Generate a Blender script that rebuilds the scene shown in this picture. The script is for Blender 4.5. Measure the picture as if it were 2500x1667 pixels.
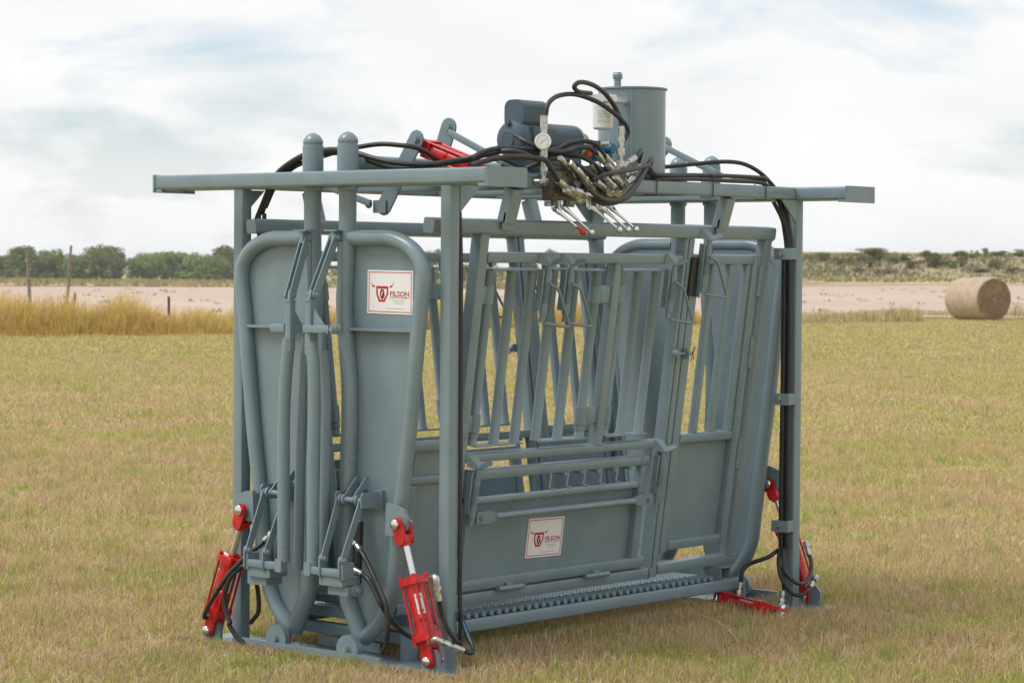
import bpy, bmesh, math, random
import numpy as np
from mathutils import Vector, Matrix

random.seed(7)
rng = np.random.default_rng(11)
for o in list(bpy.data.objects):
    bpy.data.objects.remove(o)
SC = bpy.context.scene
COL = SC.collection

# ------------------------------------------------------------------ camera
CAM = Vector((7.4703, -7.5662, 1.6763))
YAW, PITCH, ROLL = math.radians(40.6021), math.radians(1.7506), math.radians(0.4125)
cam_d = bpy.data.cameras.new('camera')
cam_d.sensor_width = 36.0
cam_d.lens = 6060.9 * 36.0 / 2500.0
cam_d.clip_start = 0.1
cam_d.clip_end = 9000
cam_d.dof.use_dof = True
cam_d.dof.focus_distance = 11.2
cam_d.dof.aperture_fstop = 9.0
cam = bpy.data.objects.new('camera', cam_d)
COL.objects.link(cam)
fw = Vector((-math.sin(YAW), math.cos(YAW), 0))
rt = Vector((math.cos(YAW), math.sin(YAW), 0))
up = Vector((0, 0, 1))
f2 = fw * math.cos(PITCH) - up * math.sin(PITCH)
u2 = up * math.cos(PITCH) + fw * math.sin(PITCH)
r3 = rt * math.cos(ROLL) + u2 * math.sin(ROLL)
u3 = u2 * math.cos(ROLL) - rt * math.sin(ROLL)
mw = Matrix((r3, u3, -f2)).transposed().to_4x4()
mw.translation = CAM
cam.matrix_world = mw
SC.camera = cam

# ------------------------------------------------------------------ sky, sun, exposure
SUN_TO = Vector((-0.40, -0.50, 0.95)).normalized()          # direction towards the sun
sun_el = math.asin(SUN_TO.z)
world = bpy.data.worlds.new('World')
SC.world = world
world.use_nodes = True
wn = world.node_tree
wn.nodes.clear()
def wnode(t, **kw):
    n = wn.nodes.new(t)
    for k, v in kw.items():
        setattr(n, k, v)
    return n
out = wnode('ShaderNodeOutputWorld')
bg = wnode('ShaderNodeBackground')
sky = wnode('ShaderNodeTexSky', sky_type='NISHITA', sun_disc=False)
sky.sun_elevation = sun_el
sky.sun_rotation = math.atan2(SUN_TO.x, SUN_TO.y)
sky.air_density = 1.0
sky.dust_density = 1.5
tc = wnode('ShaderNodeTexCoord')
mp = wnode('ShaderNodeMapping')
mp.inputs['Scale'].default_value = (1.0, 1.0, 2.6)
mp.inputs['Location'].default_value = (0.37, 0.12, 0.05)
n1 = wnode('ShaderNodeTexNoise')
n1.inputs['Scale'].default_value = 7.0
n1.inputs['Detail'].default_value = 7.0
n1.inputs['Roughness'].default_value = 0.55
n1.inputs['Distortion'].default_value = 0.35
r1 = wnode('ShaderNodeValToRGB')
r1.color_ramp.elements[0].position = 0.33
r1.color_ramp.elements[0].color = (0.38, 0.38, 0.38, 1)
r1.color_ramp.elements[1].position = 0.47
r1.color_ramp.elements[1].color = (1, 1, 1, 1)
n2 = wnode('ShaderNodeTexNoise')
n2.inputs['Scale'].default_value = 11.0
n2.inputs['Detail'].default_value = 6.0
r2 = wnode('ShaderNodeValToRGB')
r2.color_ramp.elements[0].position = 0.35
r2.color_ramp.elements[0].color = (8.25, 8.35, 8.4, 1)
r2.color_ramp.elements[1].position = 0.62
r2.color_ramp.elements[1].color = (9.0, 9.0, 9.0, 1)
gain = wnode('ShaderNodeMix', data_type='RGBA', blend_type='MULTIPLY')
gain.inputs[0].default_value = 1.0
gain.inputs[7].default_value = (1.08, 1.28, 1.48, 1)
mix = wnode('ShaderNodeMix', data_type='RGBA')
L = wn.links.new
L(tc.outputs['Generated'], mp.inputs['Vector'])
L(mp.outputs['Vector'], n1.inputs['Vector'])
L(mp.outputs['Vector'], n2.inputs['Vector'])
L(n1.outputs['Fac'], r1.inputs['Fac'])
L(n2.outputs['Fac'], r2.inputs['Fac'])
L(sky.outputs['Color'], gain.inputs[6])
sep = wnode('ShaderNodeSeparateXYZ')
L(tc.outputs['Generated'], sep.inputs['Vector'])
elev = wnode('ShaderNodeMapRange', interpolation_type='SMOOTHSTEP')
elev.inputs['From Min'].default_value = 0.025; elev.inputs['From Max'].default_value = 0.085
elev.inputs['To Min'].default_value = 0.75; elev.inputs['To Max'].default_value = 0.0
L(sep.outputs['Z'], elev.inputs['Value'])
veil = wnode('ShaderNodeMath', operation='MAXIMUM')
L(r1.outputs['Color'], veil.inputs[0]); L(elev.outputs['Result'], veil.inputs[1])
L(veil.outputs[0], mix.inputs[0])
L(gain.outputs[2], mix.inputs[6])
L(r2.outputs['Color'], mix.inputs[7])
L(mix.outputs[2], bg.inputs['Color'])
bg.inputs['Strength'].default_value = 0.090
L(bg.outputs['Background'], out.inputs['Surface'])

sun_d = bpy.data.lights.new('sun', 'SUN')
sun_d.energy = 2.1
sun_d.angle = math.radians(24)
sun_d.color = (1.0, 0.965, 0.92)
sun = bpy.data.objects.new('sun', sun_d)
COL.objects.link(sun)
sun.rotation_euler = SUN_TO.to_track_quat('Z', 'Y').to_euler()

vs = SC.view_settings
vs.view_transform = 'Standard'
vs.look = 'None'
vs.exposure = 0.32
vs.gamma = 1.0
vs.use_curve_mapping = False
SC.render.engine = 'CYCLES'
SC.cycles.max_bounces = 6
SC.cycles.diffuse_bounces = 3

# ------------------------------------------------------------------ materials
def new_mat(name):
    m = bpy.data.materials.new(name)
    m.use_nodes = True
    nt = m.node_tree
    return m, nt, nt.nodes['Principled BSDF']

def simple(name, col, rough=0.5, metal=0.0, var=0.10, scale=9.0, bump=0.0, bscale=60.0, spec=0.5):
    m, nt, b = new_mat(name)
    N, K = nt.nodes, nt.links.new
    t = N.new('ShaderNodeTexCoord')
    nz = N.new('ShaderNodeTexNoise')
    nz.inputs['Scale'].default_value = scale
    nz.inputs['Detail'].default_value = 5
    K(t.outputs['Object'], nz.inputs['Vector'])
    rp = N.new('ShaderNodeValToRGB')
    a = [max(0, c * (1 - var)) for c in col] + [1]
    d = [min(1, c * (1 + var)) for c in col] + [1]
    rp.color_ramp.elements[0].position = 0.3
    rp.color_ramp.elements[1].position = 0.7
    rp.color_ramp.elements[0].color = a
    rp.color_ramp.elements[1].color = d
    K(nz.outputs['Fac'], rp.inputs['Fac'])
    K(rp.outputs['Color'], b.inputs['Base Color'])
    mr = N.new('ShaderNodeMapRange')
    mr.inputs['To Min'].default_value = max(0.02, rough - 0.07)
    mr.inputs['To Max'].default_value = min(1, rough + 0.10)
    K(nz.outputs['Fac'], mr.inputs['Value'])
    K(mr.outputs['Result'], b.inputs['Roughness'])
    b.inputs['Metallic'].default_value = metal
    b.inputs['Specular IOR Level'].default_value = spec
    if bump > 0:
        n3 = N.new('ShaderNodeTexNoise')
        n3.inputs['Scale'].default_value = bscale
        n3.inputs['Detail'].default_value = 3
        K(t.outputs['Object'], n3.inputs['Vector'])
        bp = N.new('ShaderNodeBump')
        bp.inputs['Strength'].default_value = bump
        bp.inputs['Distance'].default_value = 0.004
        K(n3.outputs['Fac'], bp.inputs['Height'])
        K(bp.outputs['Normal'], b.inputs['Normal'])
    return m

def paint_mat():
    m, nt, b = new_mat('grey_enamel')
    N, K = nt.nodes, nt.links.new
    t = N.new('ShaderNodeTexCoord')
    nz = N.new('ShaderNodeTexNoise'); nz.inputs['Scale'].default_value = 5; nz.inputs['Detail'].default_value = 7
    K(t.outputs['Object'], nz.inputs['Vector'])
    rp = N.new('ShaderNodeValToRGB')
    rp.color_ramp.elements[0].position = 0.3; rp.color_ramp.elements[1].position = 0.72
    rp.color_ramp.elements[0].color = (0.163, 0.228, 0.260, 1)
    rp.color_ramp.elements[1].color = (0.192, 0.262, 0.296, 1)
    K(nz.outputs['Fac'], rp.inputs['Fac'])
    # dust specks that settled on the paint
    d = N.new('ShaderNodeTexNoise'); d.inputs['Scale'].default_value = 70; d.inputs['Detail'].default_value = 4
    K(t.outputs['Object'], d.inputs['Vector'])
    dr = N.new('ShaderNodeValToRGB')
    dr.color_ramp.elements[0].position = 0.62; dr.color_ramp.elements[1].position = 0.80
    dr.color_ramp.elements[0].color = (0, 0, 0, 1); dr.color_ramp.elements[1].color = (0.30, 0.30, 0.30, 1)
    K(d.outputs['Fac'], dr.inputs['Fac'])
    mx = N.new('ShaderNodeMix'); mx.data_type = 'RGBA'
    mx.inputs[7].default_value = (0.27, 0.27, 0.235, 1)
    K(dr.outputs['Color'], mx.inputs[0]); K(rp.outputs['Color'], mx.inputs[6])
    # runs and handling marks, stretched downwards
    sm = N.new('ShaderNodeMapping'); sm.inputs['Scale'].default_value = (9, 9, 2.2)
    K(t.outputs['Object'], sm.inputs['Vector'])
    s_ = N.new('ShaderNodeTexNoise'); s_.inputs['Scale'].default_value = 1.7; s_.inputs['Detail'].default_value = 6
    K(sm.outputs['Vector'], s_.inputs['Vector'])
    sr = N.new('ShaderNodeValToRGB')
    sr.color_ramp.elements[0].position = 0.36; sr.color_ramp.elements[1].position = 0.66
    sr.color_ramp.elements[0].color = (0.955, 0.955, 0.95, 1); sr.color_ramp.elements[1].color = (1.015, 1.015, 1.01, 1)
    K(s_.outputs['Fac'], sr.inputs['Fac'])
    m3 = N.new('ShaderNodeMix'); m3.data_type = 'RGBA'; m3.blend_type = 'MULTIPLY'; m3.inputs[0].default_value = 1.0
    K(mx.outputs[2], m3.inputs[6]); K(sr.outputs['Color'], m3.inputs[7])
    K(m3.outputs[2], b.inputs['Base Color'])
    mr = N.new('ShaderNodeMapRange'); mr.inputs['To Min'].default_value = 0.20; mr.inputs['To Max'].default_value = 0.42
    K(nz.outputs['Fac'], mr.inputs['Value']); K(mr.outputs['Result'], b.inputs['Roughness'])
    n3 = N.new('ShaderNodeTexNoise'); n3.inputs['Scale'].default_value = 22; n3.inputs['Detail'].default_value = 4
    K(t.outputs['Object'], n3.inputs['Vector'])
    bp = N.new('ShaderNodeBump'); bp.inputs['Strength'].default_value = 0.24; bp.inputs['Distance'].default_value = 0.006
    K(n3.outputs['Fac'], bp.inputs['Height']); K(bp.outputs['Normal'], b.inputs['Normal'])
    return m

def tape_mat():
    """grey painted wrap: spiral seams along the length"""
    m, nt, b = new_mat('painted_wrap')
    N, K = nt.nodes, nt.links.new
    t = N.new('ShaderNodeTexCoord')
    w = N.new('ShaderNodeTexWave'); w.bands_direction = 'Z'; w.wave_profile = 'SAW'
    w.inputs['Scale'].default_value = 11.5; w.inputs['Distortion'].default_value = 0.8
    K(t.outputs['Object'], w.inputs['Vector'])
    rp = N.new('ShaderNodeValToRGB')
    rp.color_ramp.elements[0].position = 0.0; rp.color_ramp.elements[0].color = (0.210, 0.278, 0.308, 1)
    rp.color_ramp.elements[1].position = 0.16; rp.color_ramp.elements[1].color = (0.174, 0.242, 0.272, 1)
    K(w.outputs['Fac'], rp.inputs['Fac']); K(rp.outputs['Color'], b.inputs['Base Color'])
    bp = N.new('ShaderNodeBump'); bp.inputs['Strength'].default_value = 0.16; bp.inputs['Distance'].default_value = 0.004
    K(w.outputs['Fac'], bp.inputs['Height']); K(bp.outputs['Normal'], b.inputs['Normal'])
    b.inputs['Roughness'].default_value = 0.5
    return m

PAINT = paint_mat()
TAPE = tape_mat()
RED = simple('red_enamel', (0.50, 0.014, 0.015), 0.27, 0, 0.26, 26, 0.12, 40)
CHROME = simple('chrome_rod', (0.72, 0.73, 0.74), 0.14, 1.0, 0.04, 30)
ZINC = simple('zinc_fitting', (0.50, 0.50, 0.47), 0.32, 1.0, 0.35, 60)
RUBBER = simple('black_rubber', (0.022, 0.022, 0.022), 0.42, 0, 0.3, 30, 0.2, 200)
BLACK = simple('black_plastic', (0.012, 0.013, 0.014), 0.38, 0, 0.2, 20)
MOTOR = simple('motor_blue', (0.055, 0.090, 0.118), 0.42, 0, 0.12, 12, 0.1, 90)
IRON = simple('cast_iron', (0.13, 0.12, 0.105), 0.42, 0.55, 0.3, 30, 0.4, 120)
WHITE = simple('white_enamel', (0.72, 0.74, 0.73), 0.30, 0, 0.03, 10)
STICK = simple('sticker_vinyl', (0.74, 0.75, 0.76), 0.22, 0, 0.02, 10)
PRINT = simple('red_print', (0.50, 0.02, 0.03), 0.28, 0, 0.06, 30)
DKPRINT = simple('dark_red_print', (0.20, 0.015, 0.02), 0.28, 0, 0.06, 30)
GRPRINT = simple('grey_print', (0.36, 0.31, 0.32), 0.3, 0, 0.1, 30)
ORANGE = simple('orange_label', (0.75, 0.16, 0.04), 0.4, 0, 0.1, 20)
BLUE = simple('blue_pump', (0.02, 0.13, 0.24), 0.4, 0, 0.1, 20)
BLUELINE = simple('blue_line', (0.03, 0.19, 0.42), 0.4, 0, 0.1, 20)
ALU = simple('bare_aluminium', (0.62, 0.62, 0.60), 0.35, 0.7, 0.1, 20)

# ------------------------------------------------------------------ mesh helpers
def V(*a): return Vector(a)

def catmull(pts, k=6):
    pts = [Vector(p) for p in pts]
    if len(pts) < 3: return pts
    P = [pts[0] * 2 - pts[1]] + pts + [pts[-1] * 2 - pts[-2]]
    o = []
    for i in range(1, len(P) - 2):
        a, b, c, d = P[i-1:i+3]
        for j in range(k):
            t = j / k
            o.append(0.5 * ((2*b) + (c-a)*t + (2*a-5*b+4*c-d)*t*t + (3*b-a-3*c+d)*t**3))
    o.append(P[-2])
    return o

class MB:
    def __init__(s): s.v = []; s.f = []; s.st = []
    def ring_sweep(s, centers, rings, cap=True):
        b0 = len(s.v); n = len(rings[0]); s.st.append((b0, len(s.f)))
        for r in rings: s.v.extend(r)
        for i in range(len(rings) - 1):
            for j in range(n):
                k = (j + 1) % n
                s.f.append((b0+i*n+j, b0+i*n+k, b0+(i+1)*n+k, b0+(i+1)*n+j))
        if cap:
            s.f.append(tuple(b0 + j for j in range(n))[::-1])
            s.f.append(tuple(b0 + (len(rings)-1)*n + j for j in range(n)))
        return s
    def tube(s, p0, p1, w, h, upv=(0,0,1), r=0.007, seg=2):
        """rounded rectangular bar, w across, h along upv"""
        p0, p1, upv = Vector(p0), Vector(p1), Vector(upv)
        a = (p1 - p0).normalized()
        side = upv.cross(a)
        if side.length < 1e-5: side = Vector((1,0,0)).cross(a)
        side.normalize(); u = a.cross(side).normalized()
        r = min(r, w*0.45, h*0.45)
        prof = []
        for cx, cy, a0 in ((w/2-r, h/2-r, 0), (-w/2+r, h/2-r, 90), (-w/2+r, -h/2+r, 180), (w/2-r, -h/2+r, 270)):
            for q in range(seg+1):
                an = math.radians(a0 + 90*q/seg)
                prof.append((cx + r*math.cos(an), cy + r*math.sin(an)))
        rings = [[p + side*x + u*y for x, y in prof] for p in (p0, p1)]
        return s.ring_sweep([p0, p1], rings)
    def box(s, lo, hi, r=0.003):
        lo, hi = Vector(lo), Vector(hi)
        c = (lo+hi)/2
        return s.tube((c.x, lo.y, c.z), (c.x, hi.y, c.z), abs(hi.x-lo.x), abs(hi.z-lo.z), (0,0,1), r, 1)
    def pipe(s, pts, r, n=12, k=6, smooth=True, cap=True):
        P = catmull(pts, k) if smooth and len(pts) > 2 else [Vector(p) for p in pts]
        rr = r if callable(r) else (lambda t: r)
        T = []
        for i in range(len(P)):
            a = P[max(i-1, 0)]; b = P[min(i+1, len(P)-1)]
            T.append((b-a).normalized())
        ref = Vector((0,0,1)) if abs(T[0].z) < 0.9 else Vector((1,0,0))
        nn = T[0].cross(ref).normalized()
        rings = []
        for i, p in enumerate(P):
            if i:
                nn = (nn - T[i]*nn.dot(T[i])).normalized()
            bb = T[i].cross(nn)
            q = rr(i/(len(P)-1))
            rings.append([p + (nn*math.cos(2*math.pi*j/n) + bb*math.sin(2*math.pi*j/n))*q for j in range(n)])
        return s.ring_sweep(P, rings, cap)
    def cyl(s, p0, p1, r, n=16, r1=None):
        r1 = r if r1 is None else r1
        return s.pipe([p0, p1], lambda t: r + (r1-r)*t, n, smooth=False)
    def lathe(s, p, ax, prof, n=20):
        p, ax = Vector(p), Vector(ax).normalized()
        pts = [p + ax*t for t, _ in prof]
        ref = Vector((0,0,1)) if abs(ax.z) < 0.9 else Vector((1,0,0))
        nn = ax.cross(ref).normalized(); bb = ax.cross(nn)
        rings = [[q + (nn*math.cos(2*math.pi*j/n)+bb*math.sin(2*math.pi*j/n))*max(r,1e-4) for j in range(n)] for q, (_, r) in zip(pts, prof)]
        return s.ring_sweep(pts, rings)
    def sphere(s, c, r, n=14):
        m = n//2
        prof = [(-r*math.cos(math.pi*i/m), r*math.sin(math.pi*i/m)) for i in range(m+1)]
        return s.lathe(c, (0,0,1), prof, n)
    def plate(s, poly, vec):
        poly = [Vector(p) for p in poly]; vec = Vector(vec)
        b = len(s.v); n = len(poly); s.st.append((b, len(s.f)))
        s.v.extend([p - vec/2 for p in poly]); s.v.extend([p + vec/2 for p in poly])
        s.f.append(tuple(range(b, b+n))[::-1]); s.f.append(tuple(range(b+n, b+2*n)))
        for j in range(n):
            k = (j+1) % n
            s.f.append((b+j, b+k, b+n+k, b+n+j))
        return s
    def bar(s, p0, p1, w, th, nrm):
        """flat bar from p0 to p1 with rounded ends, width w in its plane, thickness th along nrm"""
        p0, p1, nrm = Vector(p0), Vector(p1), Vector(nrm).normalized()
        a = (p1-p0).normalized(); c = nrm.cross(a).normalized()
        poly = []
        for i in range(7):
            an = math.pi*(i/6) - math.pi/2
            poly.append(p1 + a*(math.cos(an)*w/2) + c*(math.sin(an)*w/2))
        for i in range(7):
            an = math.pi*(i/6) + math.pi/2
            poly.append(p0 + a*(math.cos(an)*w/2) + c*(math.sin(an)*w/2))
        return s.plate(poly, nrm*th)
    def bolt(s, p, ax, r=0.011, h=0.009):
        p, ax = Vector(p), Vector(ax).normalized()
        s.cyl(p, p+ax*0.003, r*1.45, 14)
        s.cyl(p+ax*0.003, p+ax*(0.003+h), r, 6)
        return s
    def bead(s, p0, p1, r=0.0038):
        p0, p1 = Vector(p0), Vector(p1)
        n = max(3, int((p1-p0).length/0.007))
        pts = [p0 + (p1-p0)*(i/n) + Vector((random.uniform(-.0008,.0008),)*3) for i in range(n+1)]
        return s.pipe(pts, lambda t: r*(0.75+0.35*abs(math.sin(t*n*math.pi/2+0.4))), 6, smooth=False)
    def mesh(s, name, ang=38):
        me = bpy.data.meshes.new(name)
        me.from_pydata([tuple(v) for v in s.v], [], s.f)
        bm = bmesh.new(); bm.from_mesh(me)
        bmesh.ops.recalc_face_normals(bm, faces=bm.faces)
        bm.to_mesh(me); bm.free()
        me.polygons.foreach_set('use_smooth', [True]*len(me.polygons))
        me.set_sharp_from_angle(angle=math.radians(ang))
        me.update()
        return me
    def build(s, name, mat, parent=None, ang=38):
        me = s.mesh(name, ang)
        me.materials.append(mat)
        return link(name, me, parent)

def pieces(b):
    """the separate pieces collected in b, each as an MB of its own"""
    out_ = []
    st = b.st + [(len(b.v), len(b.f))]
    for (v0, f0), (v1, f1) in zip(st[:-1], st[1:]):
        q = MB(); q.v = b.v[v0:v1]; q.f = [tuple(i-v0 for i in f) for f in b.f[f0:f1]]
        out_.append(q)
    return out_

def link(name, me, parent=None, loc=None):
    o = bpy.data.objects.new(name, me)
    COL.objects.link(o)
    if parent: o.parent = parent
    if loc is not None: o.location = loc
    return o

def tag(o, label=None, cat=None, group=None, kind=None):
    if label: o['label'] = label
    if cat: o['category'] = cat
    if group: o['group'] = group
    if kind: o['kind'] = kind
    return o

def empty(name, loc=(0,0,0)):
    o = bpy.data.objects.new(name, None)
    COL.objects.link(o); o.location = loc
    o.empty_display_size = 0.2
    return o

def smooth(a, b, x):
    t = np.clip((x-a)/(b-a), 0, 1)
    return t*t*(3-2*t)

def wpos(X, D, z=0.0):
    """X metres right of, D metres ahead of the standpoint, on the ground"""
    p = CAM + rt*X + fw*D
    return Vector((p.x, p.y, z))

# ------------------------------------------------------------------ terrain
def terrain(X, D):
    R_ = smooth(8, 36, X)
    z = 3.3*smooth(255, 340, D)*R_ + 0.9*smooth(340, 420, D)*R_ - 0.006*np.maximum(np.minimum(D, 900)-170, 0)*(1-R_)
    return z

def edge_D(X):
    """distance of the lawn's far edge"""
    return np.interp(X, [-60, -11.5, -6.7, 8.9, 12.9, 13.6, 17.6, 18.4, 60], [22, 55, 58.6, 75.0, 77.4, 83.4, 84.0, 80.8, 103])

def vnoise(x, y, seed=0):
    """smooth value noise in numpy"""
    xi = np.floor(x).astype(np.int64); yi = np.floor(y).astype(np.int64)
    fx = x-xi; fy = y-yi
    fx = fx*fx*(3-2*fx); fy = fy*fy*(3-2*fy)
    def h(a, b):
        n = (a*374761393 + b*668265263 + seed*1274126177) & 0x7fffffff
        n = ((n ^ (n >> 13))*1274126177) & 0x7fffffff
        return ((n ^ (n >> 16)) & 0xffff)/65535.0
    return (h(xi,yi)*(1-fx)+h(xi+1,yi)*fx)*(1-fy) + (h(xi,yi+1)*(1-fx)+h(xi+1,yi+1)*fx)*fy

def noise_col(name, stops, scale, rough=0.9, scale2=None, stretch=(1,1,1), bump=0.0):
    m, nt, b = new_mat(name)
    N, K = nt.nodes, nt.links.new
    t = N.new('ShaderNodeTexCoord')
    mpp = N.new('ShaderNodeMapping'); mpp.inputs['Scale'].default_value = stretch
    mpp.inputs['Rotation'].default_value = (0, 0, YAW)
    K(t.outputs['Object'], mpp.inputs['Vector'])
    n_a = N.new('ShaderNodeTexNoise'); n_a.inputs['Scale'].default_value = scale; n_a.inputs['Detail'].default_value = 10; n_a.inputs['Roughness'].default_value = 0.68
    K(mpp.outputs['Vector'], n_a.inputs['Vector'])
    fac = n_a.outputs['Fac']
    if scale2:
        n_b = N.new('ShaderNodeTexNoise'); n_b.inputs['Scale'].default_value = scale2; n_b.inputs['Detail'].default_value = 6
        K(mpp.outputs['Vector'], n_b.inputs['Vector'])
        ad = N.new('ShaderNodeMath'); ad.operation = 'MULTIPLY_ADD'
        ad.inputs[1].default_value = 0.5
        mu = N.new('ShaderNodeMath'); mu.operation = 'MULTIPLY'; mu.inputs[1].default_value = 0.5
        K(n_b.outputs['Fac'], mu.inputs[0])
        K(fac, ad.inputs[0]); K(mu.outputs[0], ad.inputs[2])
        fac = ad.outputs[0]
    rp = N.new('ShaderNodeValToRGB')
    el = rp.color_ramp.elements
    while len(el) > 1: el.remove(el[-1])
    el[0].position = stops[0][0]; el[0].color = (*stops[0][1], 1)
    for p, c in stops[1:]:
        e = el.new(p); e.color = (*c, 1)
    K(fac, rp.inputs['Fac']); K(rp.outputs['Color'], b.inputs['Base Color'])
    b.inputs['Roughness'].default_value = rough
    b.inputs['Specular IOR Level'].default_value = 0.15
    if bump:
        bp = N.new('ShaderNodeBump'); bp.inputs['Strength'].default_value = bump; bp.inputs['Distance'].default_value = 0.05
        K(n_a.outputs['Fac'], bp.inputs['Height']); K(bp.outputs['Normal'], b.inputs['Normal'])
    return m

M_LAWN = noise_col('dry_lawn_soil', [(0.30,(0.36,0.27,0.155)), (0.44,(0.43,0.34,0.18)), (0.54,(0.44,0.37,0.165)), (0.64,(0.41,0.385,0.145)), (0.78,(0.50,0.41,0.23))], 1.9, 0.95, 0.5, (1,1,1), 0.0)
M_FIELD = noise_col('bare_field', [(0.3,(0.45,0.355,0.29)), (0.5,(0.53,0.42,0.345)), (0.7,(0.57,0.46,0.38))], 0.25, 0.95, 0.03, (0.35,1.6,1))
M_ROUGH = noise_col('rough_pasture', [(0.30,(0.28,0.22,0.13)), (0.42,(0.44,0.33,0.19)), (0.52,(0.41,0.36,0.17)), (0.62,(0.48,0.36,0.21)), (0.75,(0.28,0.28,0.13))], 0.12, 0.95, 0.03, (0.5,1.3,1))
M_HILL = noise_col('brushy_hill', [(0.28,(0.19,0.155,0.12)), (0.42,(0.26,0.225,0.14)), (0.52,(0.33,0.285,0.15)), (0.62,(0.37,0.30,0.18)), (0.74,(0.23,0.225,0.11))], 0.10, 0.95, 0.025, (0.6,1.4,1))

def furrows(m):
    nt = m.node_tree; N, K = nt.nodes, nt.links.new
    b = N['Principled BSDF']; src = b.inputs['Base Color'].links[0].from_socket
    t = N.new('ShaderNodeTexCoord'); q = N.new('ShaderNodeMapping'); q.inputs['Rotation'].default_value = (0, 0, YAW+0.55); q.inputs['Scale'].default_value = (0.05, 1.5, 1)
    nz = N.new('ShaderNodeTexNoise'); nz.inputs['Scale'].default_value = 1.0; nz.inputs['Detail'].default_value = 8; nz.inputs['Roughness'].default_value = 0.75
    K(t.outputs['Object'], q.inputs['Vector']); K(q.outputs['Vector'], nz.inputs['Vector'])
    mx = N.new('ShaderNodeMix'); mx.data_type = 'RGBA'; mx.blend_type = 'MULTIPLY'
    rp = N.new('ShaderNodeValToRGB'); rp.color_ramp.elements[0].position = 0.32; rp.color_ramp.elements[0].color = (0.62, 0.60, 0.58, 1); rp.color_ramp.elements[1].position = 0.6; rp.color_ramp.elements[1].color = (1, 1, 1, 1)
    K(nz.outputs['Fac'], rp.inputs['Fac']); mx.inputs[0].default_value = 0.75
    K(src, mx.inputs[6]); K(rp.outputs['Color'], mx.inputs[7]); K(mx.outputs[2], b.inputs['Base Color'])
furrows(M_FIELD)

def sheet(name, Xs, Ds, zoff, mat, mask=None):
    Xg, Dg = np.meshgrid(Xs, Ds)
    Z = terrain(Xg, Dg) + zoff
    pts = [wpos(x, d, z)[:] for x, d, z in zip(Xg.ravel(), Dg.ravel(), Z.ravel())]
    n, m_ = len(Ds), len(Xs)
    F = []
    for i in range(n-1):
        for j in range(m_-1):
            F.append((i*m_+j, i*m_+j+1, (i+1)*m_+j+1, (i+1)*m_+j))
    me = bpy.data.meshes.new(name)
    me.from_pydata(pts, [], F)
    me.polygons.foreach_set('use_smooth', [True]*len(F))
    me.materials.append(mat)
    o = link(name, me)
    tag(o, kind='structure')
    return o

Xall = np.concatenate([[-1500,-1000,-600], np.linspace(-300,300,101), [600,1000,1500]])
Dall = np.concatenate([[-300,-100,-40,-10,0,10,20,40], np.linspace(60,460,81), [520,600,700,850,1000,1500,2200]])
g = sheet('ground', Xall, Dall, 0.0, M_LAWN)
tag(g, 'mown dry grass ground reaching to the horizon', 'ground')

def band(name, Xs, near, far, n, zoff, mat, label, cat):
    pts, F = [], []
    for x in Xs:
        a, b = near(x), far(x)
        for i in range(n+1):
            d = a + (b-a)*i/n
            pts.append(wpos(x, d, float(terrain(x, d)) + zoff)[:])
    for j in range(len(Xs)-1):
        for i in range(n):
            q = j*(n+1)+i
            F.append((q, q+n+1, q+n+2, q+1))
    me = bpy.data.meshes.new(name); me.from_pydata(pts, [], F)
    me.polygons.foreach_set('use_smooth', [True]*len(F))
    me.materials.append(mat)
    o = link(name, me); tag(o, label, cat, kind='structure')
    return o
ffar = lambda x: float(np.interp(x, [-300, -60, -35, 50, 300], [140, 160, 168, 256, 300]))
XB = np.unique(np.concatenate([np.linspace(-280, 280, 57), np.linspace(8, 24, 65)]))
band('field', XB, lambda x: float(edge_D(np.float64(x)))+1.0, ffar, 12, 0.03, M_FIELD, 'bare pinkish brown field beyond the mown grass', 'field')
band('pasture', XB, lambda x: ffar(x)-1.0, lambda x: 700.0, 40, 0.07, M_ROUGH, 'rough dry pasture in front of the far trees', 'pasture')
band('hill', np.linspace(14, 280, 50), lambda x: ffar(x)+14, lambda x: 430.0, 40, 0.12, M_HILL, 'low brushy hill on the right behind the bale', 'hill')

# ------------------------------------------------------------------ the chute
CH = empty('cattle_chute', (0, 0, 0))
tag(CH, 'grey steel hydraulic cattle squeeze chute with red cylinders standing on the grass', 'cattle chute')

def one(name, fn, mat=PAINT, parent=CH, ang=38):
    b = MB(); fn(b)
    return b.build(name, mat, parent, ang)

def each(name, fn, mat=PAINT, parent=CH, ang=38):
    b = MB(); fn(b)
    for q in pieces(b): q.build(name, mat, parent, ang)

ZB, ZT = 2.004, 2.0665
# posts
for x in (-0.620, 0.620):
    for y in (0.029, 2.544):
        one('corner_post', lambda b: b.tube((x, y, 0.014), (x, y, ZB), 0.058, 0.058, (0,1,0)))
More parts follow.
